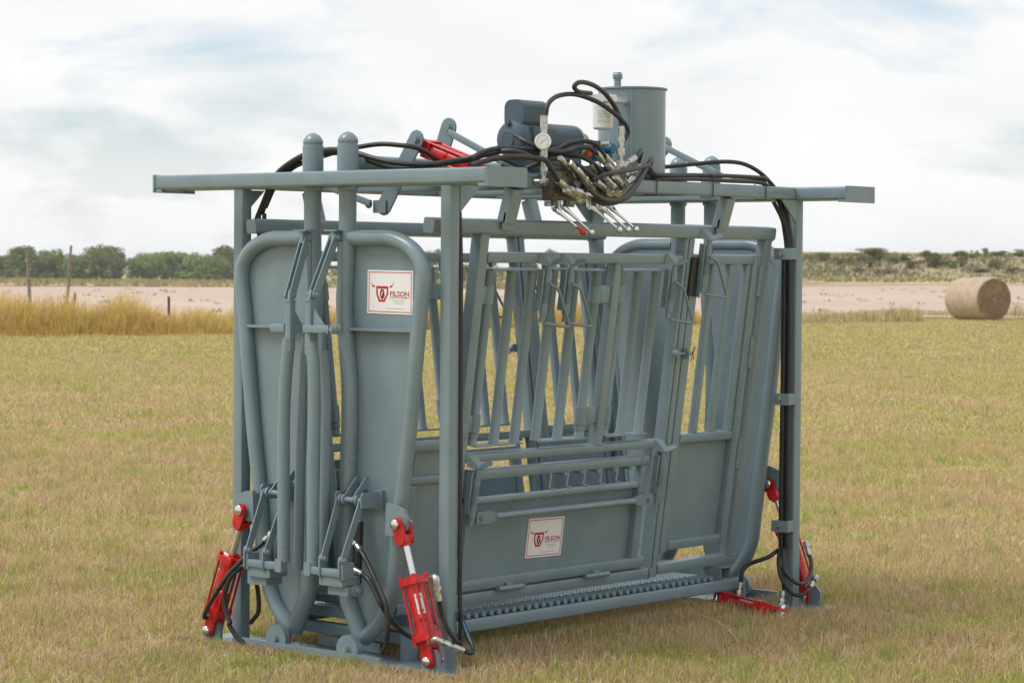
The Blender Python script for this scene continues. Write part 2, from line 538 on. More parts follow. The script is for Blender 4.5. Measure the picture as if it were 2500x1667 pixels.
# front and rear double header beams with end plates
for y0, xe in ((-0.1665, 0.985), (2.505, 0.935)):
    hb = one('header_beam', lambda b: b.tube((-xe, y0+0.035, (ZB+ZT)/2), (xe, y0+0.035, (ZB+ZT)/2), 0.070, ZT-ZB, (0,0,1), 0.010, 3))
    one('rear_tube', lambda b: b.tube((-xe, y0+0.205, (ZB+ZT)/2), (xe, y0+0.205, (ZB+ZT)/2), 0.070, ZT-ZB, (0,0,1), 0.010, 3), parent=hb)
    for sx in (-1, 1):
        one('end_plate', lambda b: b.box((sx*(xe+0.001), y0-0.003, ZB-0.014), (sx*(xe+0.009), y0+0.243, ZT+0.003), 0.001), parent=hb)
        def weld(b):
            b.box((sx*(xe-0.045), y0+0.002, ZB-0.012), (sx*xe, y0+0.02, ZB+0.001), 0.003)
            for i in range(9):
                b.sphere((sx*(xe-0.001), y0-0.001, ZB+0.004+0.0065*i), 0.005, 8)
        tag(one('weld', weld, parent=hb), kind='stuff')
# side beams
for sx in (-1, 1):
    one('side_beam', lambda b: b.tube((sx*0.620, 0.074, (ZB+ZT)/2+0.0005), (sx*0.620, 2.504, (ZB+ZT)/2+0.0005), 0.058, ZT-ZB-0.003, (0,0,1), 0.009, 3))
    for y, d in ((0.059, 1), (2.514, -1)):
        one('gusset', lambda b: b.plate([(sx*0.6445, y, ZB-0.001), (sx*0.6445, y+d*0.125, ZB-0.001), (sx*0.6445, y, ZB-0.112)], (0.008, 0, 0)))
    for y in (0.444, 1.988):
        def hanger(b):
            b.tube((sx*0.612, y, ZB-0.001), (sx*0.568, y, 1.862), 0.066, 0.056, (1,0,0), 0.006)
            b.plate([(sx*0.590, y-0.033, 1.90), (sx*0.590, y+0.033, 1.90), (sx*0.574, y+0.033, 1.828), (sx*0.574, y-0.033, 1.828)], (0.010, 0, 0))
        one('hanger', hanger)
for y in (0.66, 1.30, 1.72):
    one('cross_beam', lambda b: b.tube((-0.590, y, 2.028), (0.590, y, 2.028), 0.05, 0.045, (0,0,1)))

# base plates, leaf pivots, floor
for yb, dy, w in ((-0.035, 1, 0.25), (2.60, -1, 0.24)):
    bp_ = one('base_plate', lambda b: b.box((-0.745, yb-w/2, 0.003), (0.80, yb+w/2, 0.0145), 0.002))
    yf = yb - dy*(w/2+0.001)
    def lip(b):
        b.box((-0.43, yf-0.006, 0.002), (0.42, yf+0.006, 0.054), 0.002)
    one('front_angle', lip, parent=bp_)
    for px in (-0.215, 0.212):
        def disc(b):
            b.cyl((px, yf+dy*0.012, 0.066), (px, yf+dy*0.042, 0.066), 0.060, 32)
            b.bolt((px, yf+dy*0.012, 0.068), (0, -dy, 0), 0.015, 0.012)
        one('pivot_disc', disc, parent=bp_)
    for px in (-0.645, 0.66):
        yl = -0.112 if dy > 0 else 2.675
        def lug(b):
            b.plate([(px-0.05, yl, 0.0146), (px+0.05, yl, 0.0146), (px+0.045, yl, 0.085), (px+0.02, yl, 0.112), (px-0.02, yl, 0.112), (px-0.045, yl, 0.085)], (0, 0.016, 0))
        one('cylinder_lug', lug, parent=bp_)
for sx in (-1, 1):
    fr = one('floor_rail', lambda b: b.tube((sx*0.379, 0.085, 0.123), (sx*0.379, 2.42, 0.123), 0.052, 0.056, (0,0,1), 0.008, 3))
    one('floor_leg', lambda b: b.tube((sx*0.379, 0.055, 0.0146), (sx*0.379, 0.055, 0.150), 0.054, 0.056, (0,1,0)), parent=fr)
    one('floor_leg', lambda b: b.tube((sx*0.379, 2.445, 0.0146), (sx*0.379, 2.445, 0.150), 0.05, 0.046, (0,1,0)), parent=fr)
rod_me = None
b = MB()
rp_ = [(-0.392, 0.0130)]
prof = [(-0.392, 0.0125)]
i = 0
x = -0.384
while x < 0.384:
    prof.append((x, 0.0125)); prof.append((x+0.004, 0.0139)); prof.append((x+0.010, 0.0139)); prof.append((x+0.014, 0.0125)); x += 0.020
prof.append((0.392, 0.0125))
b.lathe((0, 0, 0), (1, 0, 0), prof, 12)
rod_me = b.mesh('floor_rod', 50); rod_me.materials.append(PAINT)
for k in range(41):
    o = link('floor_rod', rod_me, CH, (0, 0.165 + 0.0507*k, 0.1645))
    o.rotation_euler = (random.uniform(0, 6), 0, 0)
def hollow(b):
    for z in (0.1545, 0.2105): b.box((-0.40, 2.262, z-0.003), (0.40, 2.338, z+0.003), 0.001)
    for y in (2.262, 2.338): b.box((-0.40, y-0.003, 0.1515), (0.40, y+0.003, 0.2135), 0.001)
one('skid_tube', hollow)
for y, z, h in ((0.16, 0.214, 0.034), (0.115, 0.165, 0.044), (0.10, 0.095, 0.05)):
    one('front_sill', lambda b: b.tube((-0.35, y, z), (0.35, y, z), 0.045, h, (0,0,1), 0.006))
one('front_sill', lambda b: b.plate([(-0.18, 0.078, 0.02), (0.19, 0.078, 0.02), (0.19, 0.078, 0.062), (-0.18, 0.078, 0.062)], (0, 0.006, 0)))

# gate leaves ------------------------------------------------------
R_OUT = [(0.13,1.787),(0.25,1.786),(0.366,1.783),(0.470,1.745),(0.529,1.682),(0.543,1.61),(0.524,1.481),(0.494,1.22),(0.462,0.955),(0.427,0.713),(0.385,0.37),(0.366,0.285),(0.336,0.222),(0.290,0.160),(0.215,0.100)]
R_IN = [(0.104,2.10),(0.104,1.80),(0.094,1.60),(0.090,1.50),(0.106,1.33),(0.122,1.18),(0.124,1.0),(0.118,0.817),(0.112,0.5),(0.112,0.33),(0.122,0.255),(0.152,0.195),(0.205,0.092)]
def leaf(yp, sx, fd, ox=0.0):
    """sx: side, fd: -1 when the leaf faces the front"""
    nm = 'gate_leaf'
    P = lambda q, dy=0: (sx*q[0], yp+dy, q[1])
    rec = -fd*0.020
    sheetp = [P(q, rec) for q in R_OUT[:-1]] + [P(q, rec) for q in R_IN[1:][::-1]]
    lf = one(nm, lambda b: b.plate(sheetp, (0, 0.005, 0)))
    one('outer_pipe', lambda b: b.pipe([P(q) for q in R_OUT], 0.0335, 18, 4), parent=lf, ang=60)
    one('inner_pipe', lambda b: b.pipe([P(q) for q in R_IN], 0.0375, 18, 4), parent=lf, ang=60)
    def cap(b):
        b.lathe((sx*0.104, yp, 2.03), (0,0,1), [(0,0.0455),(0.15,0.0455),(0.152,0.042),(0.160,0.042),(0.162,0.0435),(0.172,0.0435),(0.186,0.036),(0.198,0.024),(0.205,0.010),(0.207,0.001)], 28)
        b.lathe((sx*0.104, yp, 1.985), (0,0,1), [(0,0.0395),(0.004,0.0445),(0.017,0.0445),(0.018,0.036)], 28)
    one('guide_cap', cap, parent=lf)
    one('stiffener', lambda b: b.box((sx*0.135, yp+rec+fd*0.003, 1.398), (sx*0.497, yp+fd*0.022, 1.410), 0.001), parent=lf)
    ye = yp + fd*0.058
    one('cylinder_ear', lambda b: b.plate([P((0.395,0.555),fd*0.058), P((0.40,0.69),fd*0.058), P((0.445,0.686),fd*0.058), P((0.50,0.668),fd*0.058), P((0.522,0.628),fd*0.058), P((0.512,0.585),fd*0.058), P((0.47,0.555),fd*0.058)], (0, 0.016, 0)), parent=lf)
    one('ear_block', lambda b: b.box((sx*0.395, yp+fd*0.02, 0.565), (sx*0.432, yp+fd*0.05, 0.68), 0.002), parent=lf)
    lf.location.x = ox
    return lf
YF, YR = -0.046, 2.615
for sx in (-1, 1):
    leaf(YF, sx, -1)
    leaf(YR, sx, 1, -0.042)

# hydraulic cylinders ----------------------------------------------
def cylinder(base, rodp, gland_t, pin_ax, r=0.040, fit_side=None, label=None, decal=True):
    """base: pin at barrel end; rodp: pin at rod end; gland_t: share of length taken by the barrel"""
    base, rodp, ax2 = Vector(base), Vector(rodp), Vector(pin_ax).normalized()
    L_ = (rodp-base).length; a = (rodp-base).normalized(); c = ax2.cross(a).normalized()
    g = base + a*(L_*gland_t); b0 = base + a*0.085
    cy = one('hydraulic_cylinder', lambda b: b.cyl(b0, g, r, 28), RED, ang=50)
    if label: cy['label'] = label
    def caps(b):
        for p, t in ((b0, 0.028), (g-a*0.026, 0.030)):
            b.tube(p, p+a*t, r*2.42, r*2.42, ax2, 0.013, 3)
    each('end_cap', caps, RED, cy)
    def nuts(b):
        b.cyl(g+a*0.002, g+a*0.014, r*0.55, 20)
        for i in (-1, 1):
            for j in (-1, 1):
                q = ax2*(i*r*0.93) + c*(j*r*0.93)
                b.cyl(b0-a*0.014+q, b0+q, 0.009, 6)
                b.cyl(g+q, g+a*0.016+q, 0.009, 6)
        b.sphere(b0 + a*0.10 + Vector((0.7,-0.7,0))*(r*0.9), 0.017, 12)
    each('nut', nuts, RED, cy)
    def ties(b):
        for i in (-1, 1):
            for j in (-1, 1):
                q = ax2*(i*r*0.93) + c*(j*r*0.93)
                b.cyl(b0+q, g+q, 0.0058, 10)
    each('tie_rod', ties, RED, cy)
    one('rod', lambda b: b.cyl(g+a*0.006, rodp-a*0.055, 0.0155, 20), CHROME, cy, 60)
    def clevis(pin, d):
        def f(b):
            for i in (-1, 1):
                o_ = ax2*(i*0.023)
                b.bar(pin+o_, pin+o_+d*0.062, 0.056, 0.015, ax2)
            b.tube(pin+d*0.05, pin+d*0.078, 0.062, 0.056, ax2, 0.012, 3)
            b.cyl(pin+d*0.076, pin+d*0.094, 0.026, 18)
        one('clevis', f, RED, cy, 45)
        def pn(b):
            b.cyl(pin-ax2*0.040, pin+ax2*0.040, 0.0165, 20)
            b.lathe(pin-ax2*0.040, -ax2, [(0,0.021),(0.004,0.021),(0.008,0.016),(0.009,0.001)], 20)
            b.lathe(pin+ax2*0.040, ax2, [(0,0.021),(0.004,0.021),(0.008,0.016),(0.009,0.001)], 20)
        one('pin', pn, CHROME, cy)
    clevis(base, a); clevis(rodp, -a)
    if decal:
        p = b0 + a*(0.42*(g-b0).length); s_ = fit_side if fit_side is not None else c
        s_ = Vector(s_); s_ = (s_ - a*s_.dot(a)).normalized(); t_ = a.cross(s_)
        def lab(b):
            for k in range(-2, 2):
                w0, w1 = k*0.008, (k+1)*0.008
                an0, an1 = w0/r, w1/r
                q = [(s_*math.cos(an)+t_*math.sin(an))*(r+0.0008) for an in (an0, an1)]
                b.plate([p+q[0], p+q[1], p+q[1]+a*0.085, p+q[0]+a*0.085], s_*0.0006)
        one('sticker', lab, STICK, cy)
        def mark(b):
            for t0, t1, w in ((0.012, 0.073, 0.0035), (0.010, 0.018, 0.010), (0.067, 0.075, 0.010)):
                b.plate([p+s_*(r+0.0018)+t_*(-w)+a*t0, p+s_*(r+0.0018)+t_*w+a*t0, p+s_*(r+0.0018)+t_*w+a*t1, p+s_*(r+0.0018)-t_*w+a*t1], s_*0.0005)
        each('print', mark, PRINT, cy)
    return cy, a, c, b0, g

def fitting(pts, name='hose_fitting', parent=CH, r=0.0135):
    """zinc hose end: hex nut, ferrule"""
    pts = [Vector(p) for p in pts]
    def f(b):
        p0, p1 = pts[0], pts[-1]
        a = (p1-p0); l = a.length; a = a.normalized()
        b.lathe(p0, a, [(0, r*0.78), (l*0.05, r), (l*0.45, r), (l*0.47, r*0.72), (l*0.56, r*0.72), (l*0.57, r*0.8), (l*0.62, r*0.8)], 16)
        b.cyl(p0+a*l*0.60, p0+a*l*0.84, r*1.18, 6)
        b.cyl(p0+a*l*0.84, p0+a*l, r*0.82, 14)
        b.cyl(p0+a*l*0.90, p0+a*l*1.02, r*1.08, 6)
    return one(name, f, ZINC, parent, 35)

yc = -0.110
lc = cylinder((-0.655, yc, 0.056), (-0.449, yc, 0.604), 0.61, (0,1,0), 0.040, (1.0, -0.5, 0), 'red hydraulic cylinder at the left foot of the front gate')
rc = cylinder((0.664, yc, 0.062), (0.484, yc, 0.609), 0.60, (0,1,0), 0.040, (0.75, -0.66, 0), 'red hydraulic cylinder with white sticker at the right foot of the front gate')
cylinder((0.625, 2.675, 0.055), (0.408, 2.675, 0.600), 0.60, (0,1,0), 0.038, (0.8, -0.6, 0), 'red hydraulic cylinder behind the rear right post')
cylinder((-0.645, 2.675, 0.056), (-0.520, 2.675, 0.604), 0.61, (0,1,0), 0.038, (-0.8, -0.6, 0), None, False)
cylinder((0.345, 2.30, 0.060), (0.77, 2.24, 0.022), 0.70, (0,0.3,1), 0.031, (0.2, -0.3, 1), 'red hydraulic cylinder lying on the ground beside the rear post')
cylinder((0.085, 0.40, 2.205), (0.53, 0.40, 2.058), 0.74, (0,1,0), 0.034, (0,-0.6,1), 'red hydraulic cylinder slanting on top of the frame', False)

# neck extender bars in front of the leaves -------------------------
NB = {
 1: dict(top=(0.060, 1.348, 1.520), b1=[(0.061,1.348),(0.077,1.29),(0.086,1.185),(0.089,0.946),(0.087,0.82),(0.095,0.405)], b2=[(0.052,1.311),(0.068,1.19),(0.074,1.05),(0.073,0.93),(0.070,0.652),(0.060,0.39)], t2=(0.045, 1.31, 1.40), lk=((0.085,-0.105,1.789),(0.064,-0.207,1.548))),
 -1: dict(top=(0.059, 1.363, 1.518), b1=[(0.066,1.363),(0.081,1.216),(0.090,1.069),(0.091,0.937),(0.089,0.819),(0.082,0.415)], b2=[(0.040,1.390),(0.053,1.291),(0.063,1.18),(0.075,0.938),(0.078,0.819),(0.084,0.375)], t2=(0.04, 1.385, 1.43), lk=((0.100,-0.092,1.787),(0.080,-0.203,1.543))),
}
for sx in (1, -1):
    d = NB[sx]; y1, y2 = -0.222, -0.135
    nb = one('neck_bar', lambda b: b.pipe([(sx*x, y1-0.012*(1.3-z), z) for x, z in d['b1']], 0.0268, 16, 6), TAPE, ang=60)
    one('second_bar', lambda b: b.pipe([(sx*x, y2-0.01*(1.3-z), z) for x, z in d['b2']], 0.0225, 16, 6), TAPE, nb, 60)
    def tops(b):
        x, z0, z1 = d['top']
        b.tube((sx*x, y1, z0-0.05), (sx*x, y1, z1), 0.033, 0.033, (0,1,0), 0.004)
        b.tube((sx*x, y1, z1), (sx*x, y1, z1+0.006), 0.039, 0.039, (0,1,0), 0.004)
        b.tube((sx*x, y1, z1), (sx*(x+0.004), y1+0.014, z1+0.045), 0.012, 0.03, (0,1,0), 0.003)
        x, z0, z1 = d['t2']
        b.tube((sx*x, y2, z0-0.05), (sx*x, y2, z1), 0.028, 0.028, (0,1,0), 0.004)
    each('upper_tube', tops, PAINT, nb)
    p, q = d['lk']; p = V(sx*p[0], p[1], p[2]); q = V(sx*q[0], q[1], q[2])
    for i in (-1, 1):
        one('top_link', lambda b: b.bar(p+V(i*0.013,0,0), q+V(i*0.013,0,0), 0.036, 0.006, (1,0,0)), PAINT, nb)
    def bolts(b):
        for w in (p, q):
            b.cyl(w-V(0.022,0,0), w+V(0.022,0,0), 0.008, 12)
            b.bolt(w+V(0.017,0,0), (1,0,0), 0.011, 0.009); b.bolt(w-V(0.017,0,0), (-1,0,0), 0.011, 0.009)
    each('link_bolt', bolts, PAINT, nb)
    def brk(b):
        b.box((p.x-0.045, -0.125, 1.815), (p.x+0.03, -0.055, 1.822), 0.001)
        b.box((p.x-0.009, -0.120, 1.765), (p.x+0.009, -0.06, 1.815), 0.001)
        b.cyl((p.x+0.012, -0.083, 1.40), (p.x+0.012, -0.083, 1.77), 0.012, 12)
    each('link_bracket', brk, PAINT, nb)
    def arm(b):
        x = d['top'][0]
        if sx > 0:
            b.tube((0.036, y1-0.004, 1.405), (0.186, y1-0.004, 1.405), 0.032, 0.034, (0,0,1), 0.003)
            b.box((0.06, y1-0.034, 1.392), (0.17, y1-0.02, 1.396), 0.001)
            b.plate([(0.078, y1, 1.421), (0.078, y1, 1.498), (0.148, y1, 1.421)], (0, 0.006, 0))
            b.cyl((0.205, y1-0.012, 1.407), (0.205, y1+0.018, 1.407), 0.021, 20)
            b.bolt((0.205, y1-0.012, 1.407), (0,-1,0), 0.011, 0.01)
        else:
            b.tube((-0.158, y1-0.002, 1.405), (-0.078, y1-0.002, 1.405), 0.034, 0.036, (0,0,1), 0.003)
            b.cyl((-0.166, y1, 1.405), (-0.158, y1, 1.405), 0.019, 18)
            b.tube((-0.048, y1+0.01, 1.405), (-0.048, y2+0.03, 1.405), 0.028, 0.034, (0,0,1), 0.003)
            b.plate([(-0.05, y1+0.017, 1.42), (-0.05, y1+0.017, 1.48), (-0.05, y1+0.06, 1.42)], (0.006, 0, 0))
    each('arm', arm, PAINT, nb)
    # lower frame
    lf = one('lower_frame', lambda b: b.tube((sx*0.080, -0.243, 0.398), (sx*0.275, -0.243, 0.398), 0.03, 0.032, (0,0,1), 0.003))
    def blocks(b):
        b.box((sx*0.148, -0.250, 0.342), (sx*0.285, -0.145, 0.3815), 0.003)
        b.box((sx*0.185, -0.235, 0.305), (sx*0.300, -0.140, 0.3415), 0.003)
        b.box((sx*0.068, -0.262, 0.375), (sx*0.105, -0.226, 0.43), 0.003)
        b.box((sx*0.276, -0.256, 0.372), (sx*0.292, -0.19, 0.44), 0.002)
        b.cyl((sx*0.300, -0.19, 0.325), (sx*0.312, -0.19, 0.325), 0.024, 20)
        b.bolt((sx*0.312, -0.19, 0.325), (sx, 0, 0), 0.011, 0.01)
    each('block', blocks, PAINT, lf)
    for xa, xb in ((0.170, 0.158), (0.284, 0.290)):
        pa, pb = V(sx*xa, -0.246, 0.452), V(sx*xb, -0.142, 0.694)
        one('lug', lambda b: b.bar(V(sx*xa-0.009, -0.246, 0.385), V(sx*xa-0.009, -0.246, 0.452), 0.036, 0.008, (1,0,0)), PAINT, lf)
        one('lower_link', lambda b: b.bar(pa, pb, 0.034, 0.006, (1,0,0)), PAINT, lf)
        one('link_bolt', lambda b: b.bolt(pa+V(0.004,0,0), (1,0,0), 0.011, 0.009), PAINT, lf); one('link_bolt', lambda b: b.bolt(pb+V(0.004,0,0), (1,0,0), 0.010, 0.008), PAINT, lf)
    def shaft(b):
        b.cyl((sx*0.150, -0.142, 0.694), (sx*0.300, -0.142, 0.694), 0.012, 16)
        for xx in (0.168, 0.186, 0.262):
            b.cyl((sx*xx, -0.142, 0.694), (sx*(xx+0.010), -0.142, 0.694), 0.022, 18)
    one('shaft', shaft, PAINT, lf)
    def brackets(b):
        for xx in (0.151, 0.300):
            b.plate([(sx*xx, -0.160, 0.664), (sx*xx, -0.160, 0.715), (sx*xx, -0.148, 0.727), (sx*xx, -0.045, 0.727), (sx*xx, -0.045, 0.660)], (0.007, 0, 0))
        b.box((sx*0.13, -0.052, 0.655), (sx*0.315, -0.022, 0.732), 0.002)
    each('shaft_bracket', brackets, PAINT, lf)
    for xx in (0.192, 0.246):
        one('lever_arm', lambda b: b.bar((sx*xx, -0.142, 0.694), (sx*xx, -0.068, 0.772), 0.030, 0.006, (1,0,0)), PAINT, lf)
    def blk(b):
        b.cyl((sx*0.222, -0.078, 0.74), (sx*0.226, -0.095, 0.58), 0.008, 12)
    one('small_rod', blk, CHROME, lf)
    one('small_cylinder', lambda b: b.cyl((sx*0.226, -0.095, 0.60), (sx*0.232, -0.112, 0.34), 0.021, 20).cyl((sx*0.222, -0.075, 0.755), (sx*0.222, -0.079, 0.725), 0.014, 14), BLACK, lf)

# side panels --------------------------------------------------------
TH = math.atan(0.1336)
PX0 = 0.555 - 0.1336*1.805
def PT(n, y, s, sx):
    return V(sx*(PX0 + n*math.cos(TH) + s*math.sin(TH)), y, -n*math.sin(TH) + s*math.cos(TH))
def UP(sx): return V(sx*math.sin(TH), 0, math.cos(TH))
def hbar(y0, y1, s0, s1, n0, n1, sx, r=0.006):
    return lambda b: b.tube(PT((n0+n1)/2, y0, (s0+s1)/2, sx), PT((n0+n1)/2, y1, (s0+s1)/2, sx), abs(n1-n0), s1-s0, UP(sx), r)
def vbar(y0, y1, s0, s1, n0, n1, sx, r=0.006):
    return lambda b: b.tube(PT((n0+n1)/2, (y0+y1)/2, s0, sx), PT((n0+n1)/2, (y0+y1)/2, s1, sx), abs(n1-n0), abs(y1-y0), (0,1,0), r)
def psheet(y0, y1, s0, s1, n, sx):
    def f(b):
        b.plate([PT(n, y0, s0, sx), PT(n, y1, s0, sx), PT(n, y1, s1, sx), PT(n, y0, s1, sx)], V(sx*math.cos(TH), 0, -math.sin(TH))*0.004)
    return f
def panel(sx):
    sp = one('side_panel', hbar(0.0, 2.468, 1.823, 1.884, -0.062, 0.0, sx, 0.010))
    add = lambda nm, fn: one(nm, fn, PAINT, sp)
    add('end_cap', lambda b: b.plate([PT(n_, -0.002, s_, sx) for n_, s_ in ((-0.061,1.835),(-0.056,1.883),(-0.006,1.885),(0.001,1.872),(0.001,1.832),(-0.006,1.822),(-0.055,1.822))], (0, 0.004, 0)))
    add('post', vbar(0.299, 0.356, 0.20, 1.822, -0.058, 0.0, sx))
    add('post', vbar(1.744, 1.769, 0.20, 1.822, -0.056, 0.0, sx))
    add('post', vbar(1.778, 1.820, 0.206, 1.822, -0.058, -0.001, sx, 0.010))
    add('post', vbar(2.390, 2.447, 0.265, 1.822, -0.056, 0.0, sx))
    add('rail', hbar(0.357, 1.743, 1.702, 1.744, -0.050, -0.002, sx))
    add('rail', hbar(0.357, 1.743, 0.836, 0.873, -0.046, 0.0, sx))
    add('rail', hbar(0.357, 1.777, 0.203, 0.254, -0.052, 0.0, sx))
    add('rail', hbar(1.821, 2.455, 0.215, 0.263, -0.056, 0.001, sx))
    add('rail', hbar(0.02, 0.298, 0.90, 0.94, -0.05, -0.004, sx))
    add('rail', hbar(0.02, 0.298, 0.76, 0.795, -0.05, -0.004, sx))
    add('rail', hbar(0.02, 0.298, 0.203, 0.254, -0.05, -0.004, sx))
    add('post', vbar(0.02, 0.07, 0.255, 0.759, -0.05, -0.004, sx))
    add('sheet', psheet(0.06, 0.30, 0.25, 0.765, -0.03, sx))
    add('sheet', psheet(0.06, 0.30, 0.79, 0.905, -0.03, sx))
    add('divider', vbar(1.236, 1.288, 0.874, 1.701, -0.048, -0.001, sx))
    def tabs(b):
        for y, s in ((0.385, 1.56), (0.385, 1.005), (1.195, 1.56), (1.195, 1.01)):
            hbar(y-0.026, y+0.04, s-0.038, s+0.038, -0.030, -0.012, sx, 0.002)(b)
        hbar(0.30, 0.335, 0.945, 1.015, 0.0005, 0.006, sx, 0.001)(b)
        hbar(0.352, 0.392, 0.335, 0.42, 0.0005, 0.008, sx, 0.001)(b)
    each('hinge_tab', tabs, PAINT, sp)
    def beads(b):
        n_ = 0.001
        for y, s0, s1 in ((0.3575,1.703,1.743),(1.7425,1.703,1.743),(0.3575,0.838,0.872),(1.7425,0.838,0.872),(0.3575,0.205,0.252),(1.2365,0.875,0.90),(1.236,1.66,1.70),(1.288,1.66,1.70),(1.8815,1.704,1.745),(2.3075,1.704,1.745),(1.8815,0.847,0.888),(2.3075,0.847,0.888),(1.8815,0.328,0.372),(2.3075,0.328,0.372),(1.603,0.66,0.675),(1.603,0.758,0.798)):
            b.bead(PT(n_, y, s0, sx), PT(n_, y, s1, sx))
        for y0, y1, s in ((0.30,0.355,1.8225),(1.745,1.768,1.8225),(2.391,2.446,1.8225),(1.238,1.286,1.7015),(1.238,1.286,0.8735),(2.392,2.446,0.2635)):
            b.bead(PT(n_, y0, s, sx), PT(n_, y1, s, sx))
    tag(one('weld_beads', beads, PAINT, sp), kind='stuff')
    # drop bar gates
    for bars, hinge, ya, yb_ in (((0.407, 0.551, 0.688), 0.407, 0.398, 0.722), ((0.831, 0.984, 1.138), 1.138, 0.81, 1.170), ((1.313, 1.440, 1.576), 1.313, 1.296, 1.612)):
        gt = one('bar_gate', hbar(ya, yb_, 1.668, 1.675, -0.052, 0.002, sx, 0.002))
        one('bottom_strip', hbar(ya+0.012, yb_, 0.903, 0.910, -0.050, 0.002, sx, 0.002), PAINT, gt)
        for y in bars:
            one('bar', lambda b: b.lathe(PT(-0.025, y, 0.910, sx), UP(sx), [(0,0.0262),(0.004,0.0258),(0.008,0.0225),(0.750,0.0225),(0.754,0.0258),(0.758,0.026)], 18), PAINT, gt, 60)
        def slv(b):
            for s0, s1 in ((1.522, 1.602), (0.968, 1.045)):
                b.cyl(PT(-0.025, hinge, s0, sx), PT(-0.025, hinge, s1, sx), 0.0282, 20)
            b.cyl(PT(-0.025, hinge, 0.944, sx), PT(-0.025, hinge, 0.962, sx), 0.0262, 20)
        each('hinge_sleeve', slv, PAINT, gt)
    # lower drop panel
    dp = one('drop_panel', psheet(0.42, 1.64, 0.29, 0.66, -0.036, sx))
    for nm, fn in (('rail', hbar(0.405, 1.655, 0.757, 0.800, -0.046, 0.0, sx)), ('rail', hbar(0.405, 1.60, 0.650, 0.675, -0.04, -0.002, sx)),
                   ('rail', hbar(0.402, 1.700, 0.264, 0.314, -0.050, 0.001, sx)), ('stile', vbar(1.604, 1.655, 0.315, 0.756, -0.046, -0.001, sx)), ('stile', vbar(0.405, 0.44, 0.315, 0.756, -0.046, -0.003, sx))):
        one(nm, fn, PAINT, dp)
    def hl(b):
        for y0, y1 in ((0.645, 0.815), (1.255, 1.425)):
            b.cyl(PT(0.012, y0, 0.261, sx), PT(0.012, (y0+y1)/2-0.001, 0.261, sx), 0.0125, 16)
            b.cyl(PT(0.012, (y0+y1)/2+0.001, 0.261, sx), PT(0.012, y1, 0.261, sx), 0.0125, 16)
            hbar((y0+y1)/2-0.03, (y0+y1)/2+0.01, 0.262, 0.284, 0.001, 0.016, sx, 0.002)(b)
    each('hinge', hl, PAINT, dp)
    def hnd(b):
        b.pipe([PT(0.032, 0.55, 0.599, sx), PT(0.032, 1.54, 0.599, sx)], 0.0155, 16, smooth=False)
        for y0, y1, y2 in ((0.425, 0.515, 0.56), (1.665, 1.585, 1.53)):
            b.ring_sweep([], [[PT(0.032+q*nn_, yy, 0.599+hh*vv, sx) for q, vv in ((-1,-1),(1,-1),(1,1),(-1,1))] for yy, nn_, hh in ((y0, 0.004, 0.026), (y1, 0.004, 0.028), (y2, 0.012, 0.0145))])
            b.bolt(PT(0.036, y0+(y1-y0)*0.35, 0.599, sx), (sx,0,-0.13), 0.010, 0.009)
    one('handle_bar', hnd, PAINT, dp)
    for k in range(5):
        y = 0.947 + 0.1195*k
        one('hook', lambda b: b.pipe([PT(-0.02, y+0.004, 0.775, sx), PT(0.004, y-0.012, 0.752, sx), PT(0.030, y-0.046, 0.712, sx), PT(0.034, y-0.050, 0.702, sx), PT(0.030, y-0.040, 0.697, sx), PT(0.026, y-0.006, 0.693, sx)], 0.0055, 8, 4), PAINT, dp, 60)
        one('rod_end', lambda b: b.cyl(PT(-0.05, y+0.085, 0.752, sx), PT(0.012, y+0.085, 0.752, sx), 0.0105, 12), PAINT, dp)
    # rear side door
    dr = one('side_door', psheet(1.87, 2.32, 0.36, 0.86, -0.038, sx))
    for nm, fn in (('stile', vbar(1.823, 1.880, 0.326, 1.747, -0.048, 0.0, sx)), ('stile', vbar(2.309, 2.360, 0.326, 1.747, -0.048, 0.0, sx)),
                   ('rail', hbar(1.881, 2.308, 1.703, 1.746, -0.046, -0.001, sx)), ('rail', hbar(1.881, 2.308, 0.846, 0.889, -0.046, -0.001, sx)), ('rail', hbar(1.881, 2.308, 0.327, 0.373, -0.046, -0.001, sx)),
                   ('bar', vbar(1.985, 2.023, 0.890, 1.702, -0.042, -0.006, sx, 0.010)), ('bar', vbar(2.127, 2.165, 0.890, 1.702, -0.042, -0.006, sx, 0.010)), ('bar', vbar(2.268, 2.306, 0.890, 1.702, -0.042, -0.006, sx, 0.010))):
        one(nm, fn, PAINT, dr)
    def dh(b):
        for s in (0.70, 1.20, 1.55):
            b.cyl(PT(-0.004, 2.376, s, sx), PT(-0.004, 2.376, s+0.075, sx), 0.012, 14)
            b.cyl(PT(-0.004, 2.376, s+0.077, sx), PT(-0.004, 2.376, s+0.150, sx), 0.012, 14)
    each('hinge', dh, PAINT, dr)
    one('black_block', vbar(1.795, 1.850, 1.555, 1.735, 0.001, 0.012, sx, 0.003), BLACK, dr)  # plain black block laid over the gap between post and door stile
    one('guide_plate', vbar(1.858, 1.866, 1.55, 1.76, 0.001, 0.028, sx, 0.001), PAINT, dr)
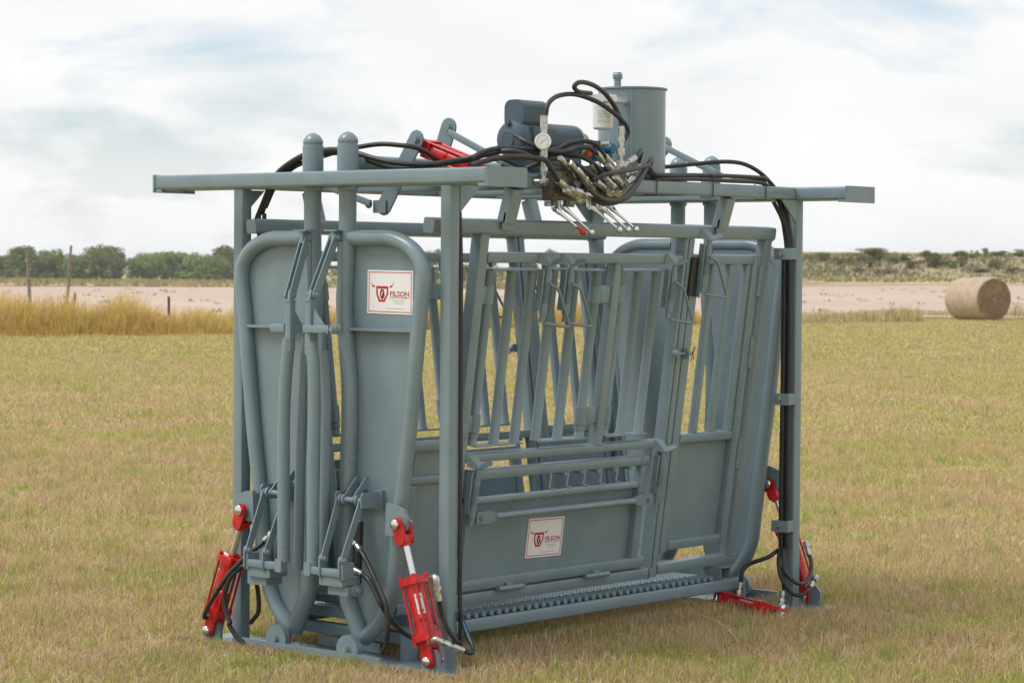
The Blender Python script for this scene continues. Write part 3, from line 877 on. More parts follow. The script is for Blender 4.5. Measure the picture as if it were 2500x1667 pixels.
    # spring latches
    def latch(y, s, loop, drop=0.25):
        def rodf(b):
            n = 0.030
            b.cyl(PT(n, y-0.012, s-drop, sx), PT(n, y, s, sx), 0.0125, 14)
            b.cyl(PT(n, y-0.010, s-0.215, sx), PT(n, y-0.008, s-0.165, sx), 0.0175, 14)
            b.cyl(PT(n, y-0.002, s-0.075, sx), PT(n, y-0.001, s-0.03, sx), 0.0170, 14)
            hbar(y-0.036, y-0.028, s-0.20, s-0.02, 0.001, 0.030, sx, 0.001)(b)
        la = one('latch', rodf)
        helix = []
        for i in range(12*8+1):
            t = i/(12*8)
            an = 2*math.pi*12*t
            cpt = PT(0.030, y-0.0075+0.004*t, s-0.165+0.085*t, sx)
            helix.append(cpt + V(0,1,0)*math.cos(an)*0.0165 + V(math.cos(TH),0,0)*math.sin(an)*0.0165)
        one('spring', lambda b: b.pipe(helix, 0.0022, 6, smooth=False), PAINT, la, 60)
        def vee(b):
            nv = V(0, 1, 0)
            b.plate([PT(0.002, y-0.040, s+0.050, sx), PT(0.002, y+0.012, s+0.050, sx), PT(0.036, y+0.034, s+0.004, sx), PT(0.036, y-0.006, s+0.002, sx)], V(sx*0.004, 0, 0.004))
            b.plate([PT(0.002, y-0.045, s+0.006, sx), PT(0.040, y-0.008, s+0.000, sx), PT(0.036, y+0.034, s+0.004, sx), PT(0.002, y+0.016, s+0.008, sx)], V(0, 0, 0.005))
            b.bar(PT(0.036, y+0.004, s+0.006, sx), PT(0.042, y+0.056, s+0.022, sx), 0.030, 0.006, V(sx*0.4, -0.35, 0.9))
            b.plate([PT(0.001, y-0.041, s+0.052, sx), PT(0.036, y-0.006, s+0.002, sx), PT(0.001, y-0.041, s+0.004, sx)], V(0, 0.004, 0))
        one('latch_plate', vee, PAINT, la)
        if loop:
            one('release_handle', lambda b: b.pipe([PT(0.044, y-0.006, s-0.078, sx), PT(0.055, y+0.022, s-0.090, sx), PT(0.060, y+0.046, s-0.108, sx), PT(0.062, y+0.085, s-0.170, sx), PT(0.062, y+0.134, s-0.246, sx), PT(0.062, y+0.137, s-0.262, sx), PT(0.062, y+0.122, s-0.266, sx), PT(0.050, y+0.04, s-0.258, sx), PT(0.044, y-0.012, s-0.252, sx)], 0.0068, 10, 4), PAINT, la, 60)
    latch(0.733, 1.697, True); latch(0.888, 1.697, True); latch(1.640, 1.703, True); latch(1.888, 1.822, True)
    latch(0.405, 0.818, False); latch(1.722, 0.822, False)
    # pin and chain by the door
    def ch_(b):
        b.cyl(PT(0.004, 1.742, 1.283, sx), PT(0.030, 1.748, 1.283, sx), 0.020, 18)
        b.cyl(PT(0.012, 1.74, 1.283, sx), PT(0.020, 1.86, 1.283, sx), 0.008, 12)
        b.lathe(PT(0.018, 1.812, 1.283, sx), (0,1,0), [(0,0.024),(0.008,0.024)], 18)
        pts = [(1.698,1.352),(1.700,1.335),(1.704,1.318),(1.708,1.300),(1.700,1.282),(1.690,1.272),(1.705,1.264),(1.722,1.268),(1.736,1.272)]
        for i, (y, s) in enumerate(pts):
            c = PT(0.022, y, s, sx); d1 = V(0,0,1) if i % 2 else V(0,1,0.3); d2 = V(0,1,0) if i % 2 else V(sx,0,0)
            b.pipe([c+d1*0.011*math.cos(t)+d2*0.006*math.sin(t) for t in [2*math.pi*q/10 for q in range(11)]], 0.0022, 6, smooth=False)
    pc = one('pin_and_chain', ch_, PAINT)
    one('clip', lambda b: b.pipe([PT(0.022, 1.862, 1.245, sx), PT(0.022, 1.868, 1.285, sx), PT(0.022, 1.872, 1.312, sx), PT(0.022, 1.882, 1.308, sx), PT(0.022, 1.872, 1.28, sx), PT(0.022, 1.884, 1.25, sx)], 0.0015, 6, 5), BLACK, pc)
    return sp, dp
PAN_R = panel(1)
PAN_L = panel(-1)

# stickers -----------------------------------------------------------
DG = None
def text_mesh(txt, size, shear=0.0, bold=0.0):
    c = bpy.data.curves.new('txt', 'FONT'); c.body = txt; c.size = size; c.shear = shear; c.offset = bold
    c.align_x = 'LEFT'; c.resolution_u = 3
    o = bpy.data.objects.new('txt', c); COL.objects.link(o)
    dg = bpy.context.evaluated_depsgraph_get()
    me = bpy.data.meshes.new_from_object(o.evaluated_get(dg))
    bpy.data.objects.remove(o); bpy.data.curves.remove(c)
    return me
def sticker(o0, ex, ey, w, h, parent):
    """o0 top-left corner, ex to the right, ey down, outward normal = ey x ex"""
    o0, ex, ey = Vector(o0), Vector(ex).normalized(), Vector(ey).normalized()
    nz = ey.cross(ex).normalized()
    Q = lambda u, v, k: o0 + ex*(u*w) + ey*(v*h) + nz*(0.0012 + 0.0007*k)
    st = one('sticker', lambda b: b.plate([Q(0,0,0), Q(1,0,0), Q(1,1,0), Q(0,1,0)], nz*0.0008), STICK, parent)
    def border(b):
        i, t = 0.030, 0.014; iv, tv = i*1.3, t*1.35
        for u0, v0, u1, v1 in ((i,iv,1-i,iv+tv), (i,1-iv-tv,1-i,1-iv), (i,iv+tv,i+t,1-iv-tv), (1-i-t,iv+tv,1-i,1-iv-tv)):
            b.plate([Q(u0,v0,1), Q(u1,v0,1), Q(u1,v1,1), Q(u0,v1,1)], nz*0.0004)
    each('border', border, PRINT, parent)
    def head(b):
        o = [(.195,.365),(.463,.365),(.463,.545),(.385,.73),(.255,.73),(.195,.545)]
        i_ = [(.230,.425),(.428,.425),(.428,.535),(.362,.675),(.283,.675),(.230,.535)]
        for k in range(6):
            j = (k+1) % 6
            b.plate([Q(*o[k],1), Q(*o[j],1), Q(*i_[j],1), Q(*i_[k],1)], nz*0.0004)
        b.plate([Q(.065,.25,1), Q(.112,.345,1), Q(.165,.35,1), Q(.165,.39,1), Q(.115,.395,1)], nz*0.0004)
        b.plate([Q(.593,.25,1), Q(.546,.345,1), Q(.493,.35,1), Q(.493,.39,1), Q(.543,.395,1)], nz*0.0004)
    each('emblem', head, PRINT, parent)
    one('oval', lambda b: b.plate([Q(.329+.052*math.cos(t), .548+.118*math.sin(t), 1) for t in [2*math.pi*i/24 for i in range(24)]], nz*0.0004), DKPRINT, parent)
    def put(txt, u, v, wid, mat, k, shear=0.0, bold=0.0, hfac=1.0):
        me = text_mesh(txt, 1.0, shear, bold)
        co = np.empty(len(me.vertices)*3); me.vertices.foreach_get('co', co); co = co.reshape(-1,3)
        x0, x1 = co[:,0].min(), co[:,0].max(); sc = wid*w/(x1-x0)
        M4 = Matrix((ex, -ey, nz)).transposed().to_4x4(); M4.translation = Q(u, v, k)
        me.transform(Matrix.Translation((-x0, 0, 0)))
        me.transform(Matrix.Diagonal((sc, sc*hfac, 1, 1)))
        me.transform(M4)
        me.materials.append(mat)
        return link('lettering', me, parent)
    put('f', .305, .60, .050, STICK, 3, 0.25, 0.02, 1.0)
    put('FILSON', .505, .588, .415, PRINT, 2, 0.0, 0.014, 0.86)
    put('LIVESTOCK EQUIPMENT', .500, .640, .425, GRPRINT, 2, 0.0, 0.01)
    def lines(b):
        for v, u0, u1 in ((.690,.56,.83), (.745,.60,.80), (.868,.41,.82)):
            u = u0
            while u < u1:
                l = random.uniform(.012,.03)
                b.plate([Q(u,v,1), Q(min(u+l,u1),v,1), Q(min(u+l,u1),v+.016,1), Q(u,v+.016,1)], nz*0.0004)
                u += l + .008
    tag(one('fine_print', lines, GRPRINT, parent), kind='stuff')
leaf_r = bpy.data.objects['gate_leaf.002']
sticker((0.209, YF+0.0170, 1.654), (1,0,-0.012), (-0.012,0,-1), 0.261, 0.182, leaf_r)
sticker(PT(-0.0335, 0.860, 0.551, 1), PT(0, 1.112, 0.545, 1)-PT(0, 0.860, 0.551, 1), -UP(1), 0.252, 0.180, PAN_R[1])

# top squeeze linkage --------------------------------------------------
def torque(b):
    b.cyl((0.02, 0.015, 2.113), (0.02, 2.20, 2.113), 0.032, 24)
    b.lathe((0.02, 0.015, 2.113), (0,-1,0), [(0,0.032),(0.012,0.028),(0.018,0.015),(0.02,0.001)], 24)
tq = one('torque_tube', torque, ang=50)
def arm_a(y, p, q, w=0.078):
    one('crank_arm', lambda b: b.bar((p[0], y, p[1]), (q[0], y, q[1]), w, 0.010, (0,1,0)), PAINT, tq)
    def foot(b):
        b.box((q[0]-0.055, y-0.014, q[1]-0.028), (q[0]+0.02, y-0.006, q[1]+0.028), 0.002)
        b.bolt((q[0]-0.075, y-0.018, q[1]+0.012), (0,-1,0), 0.014, 0.012)
        b.bolt((p[0]+0.005, y-0.006, p[1]), (0,-1,0), 0.014, 0.012)
        b.cyl((p[0]+0.005, y-0.02, p[1]), (p[0]+0.005, y+0.03, p[1]), 0.012, 12)
    each('crank_foot', foot, PAINT, tq)
arm_a(0.335, (0.145, 2.220), (-0.045, 1.930))
arm_a(0.610, (0.085, 2.285), (0.0, 2.075), 0.085)
arm_a(2.030, (0.205, 2.262), (0.0, 2.075), 0.085)
for p, q, y in (((-0.10,1.944),(-0.50,2.06),0.318), ((0.105,2.262),(0.565,2.062),0.60), ((0.22,2.253),(0.565,2.105),2.02), ((-0.13,1.99),(-0.52,2.05),2.02)):
    one('crank_link', lambda b: b.tube((p[0], y-0.014, p[1]), (q[0], y-0.014, q[1]), 0.014, 0.030, (0,0,1), 0.004), PAINT, tq)
one('crank_stand', lambda b: b.plate([(-0.04,0.50,2.052),(0.09,0.50,2.052),(0.06,0.50,2.13),(-0.01,0.50,2.13)], (0,0.012,0)).plate([(-0.04,1.30,2.052),(0.09,1.30,2.052),(0.06,1.30,2.13),(-0.01,1.30,2.13)], (0,0.012,0)), PAINT, tq)

# power unit -------------------------------------------------------------
one('power_deck', lambda b: b.box((0.26, 0.50, 2.0675), (0.585, 1.66, 2.0745), 0.001))
mx_, mz = 0.45, 2.222
def motor(b):
    b.lathe((mx_, 0.585, mz), (0,1,0), [(0,0.02),(0.001,0.022),(0.003,0.050),(0.010,0.070),(0.024,0.080),(0.060,0.083),(0.064,0.079),(0.43,0.079)], 36)
mt = one('electric_motor', motor, MOTOR, ang=30)
def mot2(b):
    b.tube((mx_, 0.625, mz+0.112), (mx_, 0.790, mz+0.112), 0.108, 0.122, (0,0,1), 0.036, 6)
    b.tube((mx_+0.062, 0.66, mz+0.015), (mx_+0.062, 0.80, mz+0.015), 0.055, 0.075, (0,0,1), 0.006)
    b.tube((mx_, 0.63, 2.115), (mx_, 1.0, 2.115), 0.15, 0.075, (0,0,1), 0.008)
each('capacitor_box', mot2, MOTOR, mt)
def mot3(b):
    b.lathe((mx_, 0.5845, mz), (0,-1,0), [(0,0.034),(0.0015,0.034),(0.002,0.030),(0.0008,0.029)], 28)
    for a_ in (90, 210, 330):
        q = math.radians(a_)
        b.cyl((mx_+0.062*math.cos(q), 0.588, mz+0.062*math.sin(q)), (mx_+0.062*math.cos(q), 0.581, mz+0.062*math.sin(q)), 0.006, 8)
    b.box((mx_-0.012, 0.578, mz+0.064), (mx_+0.012, 0.595, mz+0.080), 0.002)
each('bell_detail', mot3, MOTOR, mt)
one('flange', lambda b: b.lathe((mx_, 1.016, mz), (0,1,0), [(0,0.079),(0.012,0.079),(0.014,0.066),(0.06,0.052),(0.075,0.050)], 30), ALU, mt)
one('name_plate', lambda b: b.plate([V(mx_+0.0760*math.sin(a_), y_, mz+0.0760*math.cos(a_)) for a_, y_ in ((0.25,0.86),(0.25,0.93),(0.75,0.93),(0.75,0.86))], V(math.sin(0.5),0,math.cos(0.5))*0.001), WHITE, mt)
one('pump_label', lambda b: b.tube((mx_, 1.086, mz-0.02), (mx_, 1.118, mz-0.02), 0.088, 0.078, (0,0,1), 0.012), ORANGE, mt)
one('pump', lambda b: b.tube((mx_+0.03, 1.13, mz-0.03), (mx_+0.03, 1.215, mz-0.03), 0.10, 0.09, (0,0,1), 0.018, 3).cyl((mx_+0.05,1.17,mz-0.02),(mx_+0.12,1.17,mz-0.02),0.022,16), BLUE, mt)
tk = one('oil_tank', lambda b: b.lathe((0.45, 1.458, 2.075), (0,0,1), [(0,0.150),(0.004,0.1545),(0.405,0.1545)], 48))
one('lid', lambda b: b.lathe((0.45, 1.458, 2.4805), (0,0,1), [(0,0.158),(0.003,0.163),(0.009,0.163),(0.011,0.158),(0.013,0.05)], 48), PAINT, tk)
one('filler_cap', lambda b: b.cyl((0.43, 1.375, 2.49), (0.43, 1.375, 2.535), 0.0165, 16).lathe((0.43, 1.375, 2.53), (0,0,1), [(0,0.021),(0.003,0.023),(0.02,0.023),(0.022,0.021),(0.030,0.019),(0.031,0.004)], 8), PAINT, tk)
one('seam', lambda b: b.box((0.5445, 1.325, 2.08), (0.5485, 1.332, 2.47), 0.001), PAINT, tk)
ft = one('oil_filter', lambda b: b.lathe((0.585, 1.075, 2.281), (0,0,1), [(0,0.030),(0.002,0.040),(0.008,0.045),(0.10,0.045),(0.108,0.047),(0.116,0.045),(0.118,0.035)], 30), WHITE)
one('filter_head', lambda b: b.box((0.545, 1.035, 2.400), (0.625, 1.125, 2.436), 0.006).cyl((0.56,1.12,2.42),(0.52,1.33,2.42),0.014,12), ALU, ft)
def fprint(b):
    for k in range(7):
        for j in range(6):
            if random.random() < 0.25: continue
            an = math.radians(-78 + j*13 + random.uniform(-2,2)); an2 = an + math.radians(random.uniform(5, 11)); z = 2.362-0.0065*k - (0.008 if k > 4 else 0)
            p = [V(0.585+0.0456*math.cos(a_), 1.075+0.0456*math.sin(a_), z) for a_ in (an, an2)]
            b.plate([p[0], p[1], p[1]-V(0,0,0.003), p[0]-V(0,0,0.003)], (p[0]-V(0.585,1.075,z))*0.02)
tag(one('label_print', fprint, GRPRINT, ft), kind='stuff')

# valve banks ------------------------------------------------------------
def valve(y0, y1, z0, z1, n):
    vb = one('control_valve', lambda b: b.box((0.655, y0, z0), (0.716, y1, z1), 0.005), IRON)
    def segs(b):
        w = (y1-y0)/n
        for k in range(n):
            b.box((0.650, y0+w*k+0.006, z1-0.001), (0.712, y0+w*(k+1)-0.006, z1+0.026), 0.006)
            b.cyl((0.716, y0+w*(k+0.5), (z0+z1)/2), (0.742, y0+w*(k+0.5), (z0+z1)/2+0.01), 0.019, 16)
            b.cyl((0.685, y0+w*(k+0.5), z0), (0.685, y0+w*(k+0.5), z0-0.024), 0.014, 14)
            b.cyl((0.715, y0+w*k+0.01, z1-0.02), (0.728, y0+w*k+0.01, z1-0.02), 0.008, 6)
            b.cyl((0.715, y0+w*k+0.01, z0+0.02), (0.728, y0+w*k+0.01, z0+0.02), 0.008, 6)
    each('valve_section', segs, IRON, vb)
    return vb
v1 = valve(0.575, 0.748, 1.956, 2.085, 2)
v2 = valve(0.845, 1.085, 1.975, 2.085, 3)
one('mount_bracket', lambda b: b.box((0.645, 0.56, 2.0675), (0.700, 1.10, 2.0735), 0.001), PAINT, v1)
LV = [(0.7,0.615,1.917),(0.8,0.676,1.821),(0.7,0.668,1.927),(0.8,0.731,1.821),(0.7,0.856,1.932),(0.8,0.925,1.835),(0.7,0.926,1.933),(0.8,0.986,1.837),(0.7,0.985,1.937),(0.8,1.042,1.839)]
for k in range(5):
    p, q = V(*LV[2*k]), V(*LV[2*k+1]); d = (q-p).normalized(); vb = v1 if k < 2 else v2
    def lev(b):
        b.lathe(p-d*0.012, d, [(0,0.006),(0.004,0.012),(0.03,0.012),(0.045,0.008),(0.08,0.0062),((q-p).length,0.0052)], 12)
        b.cyl(p-V(0.0,0.012,0), p+V(0,0.012,0), 0.011, 14)
        b.cyl(p+V(-0.015,0,0.0), p+V(-0.015,0,0.04), 0.010, 12)
    one('lever', lev, CHROME, vb)
    one('lever_knob', lambda b: b.sphere(q, 0.0148, 18), RED if k == 0 else CHROME, vb, 80)
    if k == 0:
        one('lever_tip', lambda b: b.cyl(q-d*0.035, q, 0.0066, 12), RED, vb)
# gauge
gn = V(0.72, -0.68, 0.06).normalized(); gc = V(0.725, 0.493, 2.200)
ga = one('pressure_gauge', lambda b: b.lathe(gc-gn*0.022, gn, [(0,0.030),(0.002,0.034),(0.026,0.034),(0.030,0.036),(0.034,0.035),(0.035,0.030),(0.033,0.029)], 32), CHROME)
one('dial', lambda b: b.lathe(gc+gn*0.0115, gn, [(0,0.0295),(0.0008,0.0295)], 32), WHITE, ga)
gs = gn.cross(V(0,0,1)).normalized(); gu = gs.cross(gn).normalized()
def ticks(b):
    for k in range(19):
        an = math.radians(225 - 270*k/18); dd = gs*-math.cos(an) + gu*math.sin(an); tt = dd.cross(gn)*0.0006
        r0 = 0.021 if k % 3 == 0 else 0.0235
        c0 = gc + gn*0.0128
        b.plate([c0+dd*r0-tt, c0+dd*r0+tt, c0+dd*0.0265+tt, c0+dd*0.0265-tt], gn*0.0003)
    an = math.radians(42); dd = gs*-math.cos(an) + gu*math.sin(an); tt = dd.cross(gn)*0.0011
    c0 = gc + gn*0.0134
    b.plate([c0-dd*0.017-tt, c0-dd*0.017+tt, c0+dd*0.019+tt*0.4, c0+dd*0.019-tt*0.4], gn*0.0003)
tag(one('dial_marks', ticks, BLACK, ga), kind='stuff')
def stack(b):
    for z0, z1, r_, n_ in ((2.025,2.045,0.020,6),(2.045,2.075,0.012,14),(2.075,2.095,0.017,6),(2.095,2.135,0.011,14),(2.135,2.165,0.0165,6),(2.165,2.235,0.0185,8),(2.235,2.255,0.015,6),(2.255,2.312,0.0165,16)):
        b.cyl((0.70, 0.53, z0), (0.70, 0.53, z1), r_, n_)
    b.cyl((0.70, 0.53, 2.20), gc-gn*0.02, 0.010, 12)
    b.cyl((0.645, 0.53, 2.03), (0.712, 0.53, 2.03), 0.017, 14)
one('fitting_stack', stack, ZINC, ga)
def stack2(b):
    for z0, z1, r_, n_ in ((2.085,2.115,0.012,14),(2.115,2.14,0.018,6),(2.14,2.165,0.012,14),(2.165,2.195,0.019,6),(2.195,2.225,0.013,14),(2.225,2.24,0.018,6),(2.24,2.292,0.0165,16)):
        b.cyl((0.70, 1.058, z0), (0.70, 1.058, z1), r_, n_)
    b.cyl((0.64,0.985,2.215),(0.66,1.02,2.217),0.013,12)
one('fitting_stack', stack2, ZINC, v2)

FITS = [[(0.74,0.587,2.135),(0.71,0.722,2.078)],[(0.76,0.553,2.036),(0.73,0.695,1.988)],[(0.76,0.68,2.09),(0.73,0.814,2.017)],[(0.78,0.805,1.964),(0.75,0.645,2.002)],[(0.74,0.842,2.163),(0.71,0.97,2.096)],[(0.74,0.897,2.153),(0.71,1.026,2.093)],[(0.76,0.811,2.041),(0.73,0.946,2.002)],[(0.76,0.877,2.058),(0.73,1.002,2.001)],[(0.72,1.145,2.161),(0.69,1.067,2.104)],[(0.74,1.104,2.07),(0.71,1.051,2.01)],[(0.752,0.640,2.118),(0.722,0.760,2.058)],[(0.758,0.600,2.000),(0.730,0.742,1.968)],[(0.745,0.905,2.118),(0.716,1.030,2.052)],[(0.752,0.950,2.066),(0.724,1.060,2.022)],[(0.735,0.800,2.120),(0.708,0.905,2.070)],[(0.728,1.168,2.120),(0.700,1.078,2.062)]]
for i, f_ in enumerate(FITS):
    p, q = V(*f_[0]), V(*f_[1])
    fitting([p, q], parent=v1 if i < 4 else v2, r=0.0145)
    one('hex_nut', lambda b: b.cyl(q+V(-0.004,0,-0.014), q+V(0.010,0,0.004), 0.019, 6).sphere(q+V(0.004,0.004,-0.004), 0.0155, 12), ZINC, v1 if i < 4 else v2)

# hoses -------------------------------------------------------------------
H = {
'hA':[(0.74,0.459,2.119),(0.66,0.35,2.157),(0.442,0.32,2.128),(0.352,0.2,2.102),(0.226,0.12,2.107),(0.132,0.09,2.126),(-0.014,0.08,2.162),(-0.151,0.08,2.17),(-0.29,0.08,2.15),(-0.42,0.08,2.096),(-0.485,0.08,2.04),(-0.545,0.085,1.949),(-0.595,0.09,1.872)],
'hB':[(0.255,0.35,2.125),(0.282,0.2,2.17),(0.206,0.14,2.185),(0.113,0.12,2.189),(-0.043,0.11,2.174),(-0.181,0.11,2.166),(-0.32,0.11,2.145),(-0.418,0.11,2.097),(-0.483,0.11,2.049),(-0.538,0.11,1.988),(-0.582,0.11,1.896)],
'hC':[(0.6,0.534,2.087),(0.519,0.4,2.144),(0.425,0.34,2.121),(0.181,0.2,2.088),(0.084,0.14,2.11),(0.02,0.12,2.137),(-0.121,0.12,2.157),(-0.19,0.12,2.15),(-0.352,0.12,2.115),(-0.428,0.12,2.082),(-0.515,0.13,2.027),(-0.581,0.13,1.927)],
'hLoop1':[(0.7,0.541,2.311),(0.7,0.558,2.363),(0.68,0.645,2.402),(0.66,0.787,2.418),(0.66,0.932,2.396),(0.68,1.03,2.351),(0.7,1.092,2.3),(0.7,1.111,2.263),(0.7,1.08,2.234)],
'hLoop2':[(0.62,0.945,2.433),(0.66,0.811,2.431),(0.7,0.732,2.447),(0.7,0.773,2.468),(0.68,0.882,2.464),(0.66,0.993,2.434),(0.66,1.067,2.377),(0.68,1.08,2.323),(0.7,1.057,2.287)],
'hv1':[(0.76,0.556,2.036),(0.76,0.511,2.084),(0.75,0.479,2.121),(0.74,0.417,2.128),(0.72,0.325,2.13),(0.68,0.228,2.118),(0.66,0.152,2.097),(0.66,0.11,2.086)],
'hv2':[(0.74,0.893,2.156),(0.74,0.837,2.202),(0.72,0.77,2.214),(0.7,0.703,2.202),(0.68,0.652,2.177),(0.66,0.578,2.165),(0.64,0.454,2.17),(0.62,0.332,2.168),(0.6,0.248,2.148),(0.6,0.178,2.118)],
'hv3':[(0.74,0.838,2.163),(0.74,0.784,2.185),(0.73,0.719,2.183),(0.72,0.656,2.166),(0.7,0.568,2.163),(0.62,0.514,2.201),(0.55,0.522,2.232)],
'hv4':[(0.74,0.886,2.078),(0.74,0.808,2.123),(0.72,0.732,2.15),(0.7,0.643,2.157),(0.68,0.555,2.144)],
'hv5':[(0.76,0.799,2.055),(0.75,0.719,2.101),(0.74,0.64,2.127),(0.7,0.568,2.13),(0.6,0.539,2.093),(0.55,0.509,2.093),(0.5,0.493,2.108)],
'hv6':[(0.78,0.766,2.044),(0.8,0.826,2.07),(0.78,0.969,2.089),(0.74,1.14,2.111),(0.7,1.257,2.126),(0.66,1.359,2.095),(0.64,1.52,2.093),(0.63,1.705,2.099)],
'hv7':[(0.8,0.719,2.004),(0.82,0.741,1.976),(0.82,0.818,1.958),(0.8,0.945,1.971),(0.76,1.075,2.024),(0.72,1.198,2.098),(0.68,1.307,2.153),(0.65,1.33,2.104),(0.63,1.415,2.082),(0.63,1.705,2.083)],
'hv8':[(0.8,0.743,1.962),(0.8,0.812,1.946),(0.8,0.906,1.953),(0.78,1.026,1.988),(0.74,1.141,2.051),(0.68,1.283,2.127),(0.66,1.337,2.159)],
'hv9':[(0.7,1.174,2.162),(0.66,1.258,2.192),(0.62,1.294,2.154),(0.62,1.286,2.123)],
'hR1':[(0.63,1.388,2.089),(0.63,1.719,2.099),(0.63,1.994,2.104),(0.63,2.265,2.102),(0.62,2.236,2.087),(0.62,2.008,2.084)],
'hR2':[(0.64,1.376,2.072),(0.64,1.706,2.081),(0.64,1.981,2.081),(0.64,2.193,2.081),(0.63,2.31,2.06),(0.6,2.42,2.005),(0.609,2.46,1.93),(0.617,2.48,1.845),(0.621,2.49,1.778),(0.621,2.495,1.71)],
'hR3':[(0.45,1.717,2.141),(0.5,1.894,2.161),(0.55,2.034,2.175),(0.58,2.148,2.17),(0.61,2.235,2.137),(0.62,2.324,2.086),(0.602,2.44,2.022),(0.618,2.47,1.947),(0.625,2.49,1.862),(0.633,2.495,1.778),(0.639,2.495,1.71)],
'hR4':[(0.589,2.4,1.996),(0.606,2.45,1.912),(0.602,2.48,1.845),(0.606,2.49,1.778),(0.61,2.49,1.71)],
'hD1':[(0.584,2.47,0.295),(0.584,2.44,0.282),(0.561,2.42,0.262),(0.519,2.4,0.245),(0.478,2.38,0.225),(0.464,2.36,0.203),(0.459,2.35,0.172),(0.456,2.35,0.144),(0.454,2.35,0.085)],
'hD2':[(0.609,2.46,0.308),(0.608,2.45,0.245),(0.632,2.43,0.185),(0.663,2.43,0.137),(0.689,2.45,0.097),(0.718,2.48,0.086),(0.727,2.52,0.104),(0.722,2.55,0.116),(0.722,2.6,0.155)],
'hD3':[(0.627,2.47,0.309),(0.635,2.46,0.247),(0.648,2.45,0.198),(0.683,2.44,0.171),(0.719,2.45,0.148),(0.722,2.5,0.143),(0.712,2.56,0.163),(0.686,2.62,0.199),(0.653,2.66,0.244),(0.617,2.69,0.28),(0.607,2.69,0.302)],
'hD4':[(0.628,2.46,0.31),(0.636,2.45,0.209),(0.647,2.44,0.109),(0.653,2.43,0.052)],
'hF1':[(-0.34,-0.1,0.473),(-0.355,-0.12,0.449),(-0.392,-0.14,0.42),(-0.426,-0.17,0.374),(-0.47,-0.19,0.322),(-0.526,-0.2,0.25),(-0.587,-0.19,0.186),(-0.639,-0.17,0.137),(-0.664,-0.15,0.114),(-0.659,-0.13,0.122)],
'hF2':[(-0.407,-0.12,0.378),(-0.431,-0.15,0.354),(-0.455,-0.18,0.323),(-0.477,-0.19,0.276),(-0.493,-0.19,0.218),(-0.483,-0.19,0.161),(-0.456,-0.19,0.118),(-0.462,-0.19,0.106),(-0.432,-0.18,0.064),(-0.39,-0.17,0.031),(-0.371,-0.16,0.016)],
'hF3':[(-0.499,-0.02,0.344),(-0.503,0.0,0.291),(-0.508,0.02,0.251),(-0.508,0.03,0.183),(-0.511,0.03,0.136),(-0.527,0.02,0.106),(-0.55,0.02,0.085)],
'hF4':[(-0.6,-0.12,0.295),(-0.638,-0.1,0.256),(-0.698,-0.06,0.209)],
'hG1':[(0.258,-0.12,0.486),(0.31,-0.14,0.454),(0.373,-0.16,0.395),(0.423,-0.17,0.337),(0.465,-0.18,0.284),(0.477,-0.18,0.228),(0.477,-0.18,0.17),(0.457,-0.17,0.109),(0.427,-0.16,0.076)],
'hG2':[(0.309,-0.16,0.392),(0.359,-0.17,0.371),(0.395,-0.17,0.328),(0.432,-0.17,0.274),(0.437,-0.13,0.224),(0.43,-0.08,0.184),(0.427,-0.03,0.146),(0.447,0.0,0.124),(0.467,0.03,0.12)],
'hG3':[(0.726,-0.14,0.313),(0.724,-0.12,0.26),(0.74,-0.1,0.197),(0.754,-0.06,0.143),(0.71,-0.03,0.14),(0.694,0.02,0.124)],
'hG4':[(0.78,-0.04,0.108),(0.79,-0.026,0.099),(0.78,0.008,0.1),(0.76,0.027,0.117),(0.72,0.049,0.145),(0.69,0.057,0.184),(0.67,0.063,0.214),(0.665,0.052,0.247)],
'hG5':[(0.665,0.056,0.126),(0.665,0.053,0.225),(0.665,0.051,0.29)],

}
for k, pts in H.items():
    r_ = 0.0105
    if k in ('hA', 'hv1'): r_ = 0.0118
    if k.startswith('hR'): r_ = 0.0100
    if k == 'hG5': pts = [(0.660, 0.066, 0.10), (0.652, 0.068, 0.4), (0.650, 0.068, 1.2), (0.646, 0.068, 1.7), (0.628, 0.072, 1.99)]; r_ = 0.009
    ho = one('hose', lambda b: b.pipe(pts, r_, 12, 6), RUBBER, ang=60)
    if k in ('hv1','hv6','hv7','hR2','hR3','hG4','hF2','hG2','hv3','hv4'):
        C_ = catmull(pts, 6); n = len(C_)
        spans = {'hG4': (0.45, 0.8), 'hG2': (0.02, 0.14), 'hF2': (0.12, 0.24), 'hR3': (0.30, 0.55), 'hR2': (0.55, 0.98)}.get(k, (0.25, 0.6))
        seg = C_[int(n*spans[0]):max(int(n*spans[1]), int(n*spans[0])+2)]
        off = (CAM - seg[0]).normalized(); off = (off + V(0,0,0.5)).normalized()
        one('layline', lambda b: b.pipe([p+off*(r_*0.62) for p in seg], r_*0.45, 8, smooth=False), BLUELINE, ho, 60)
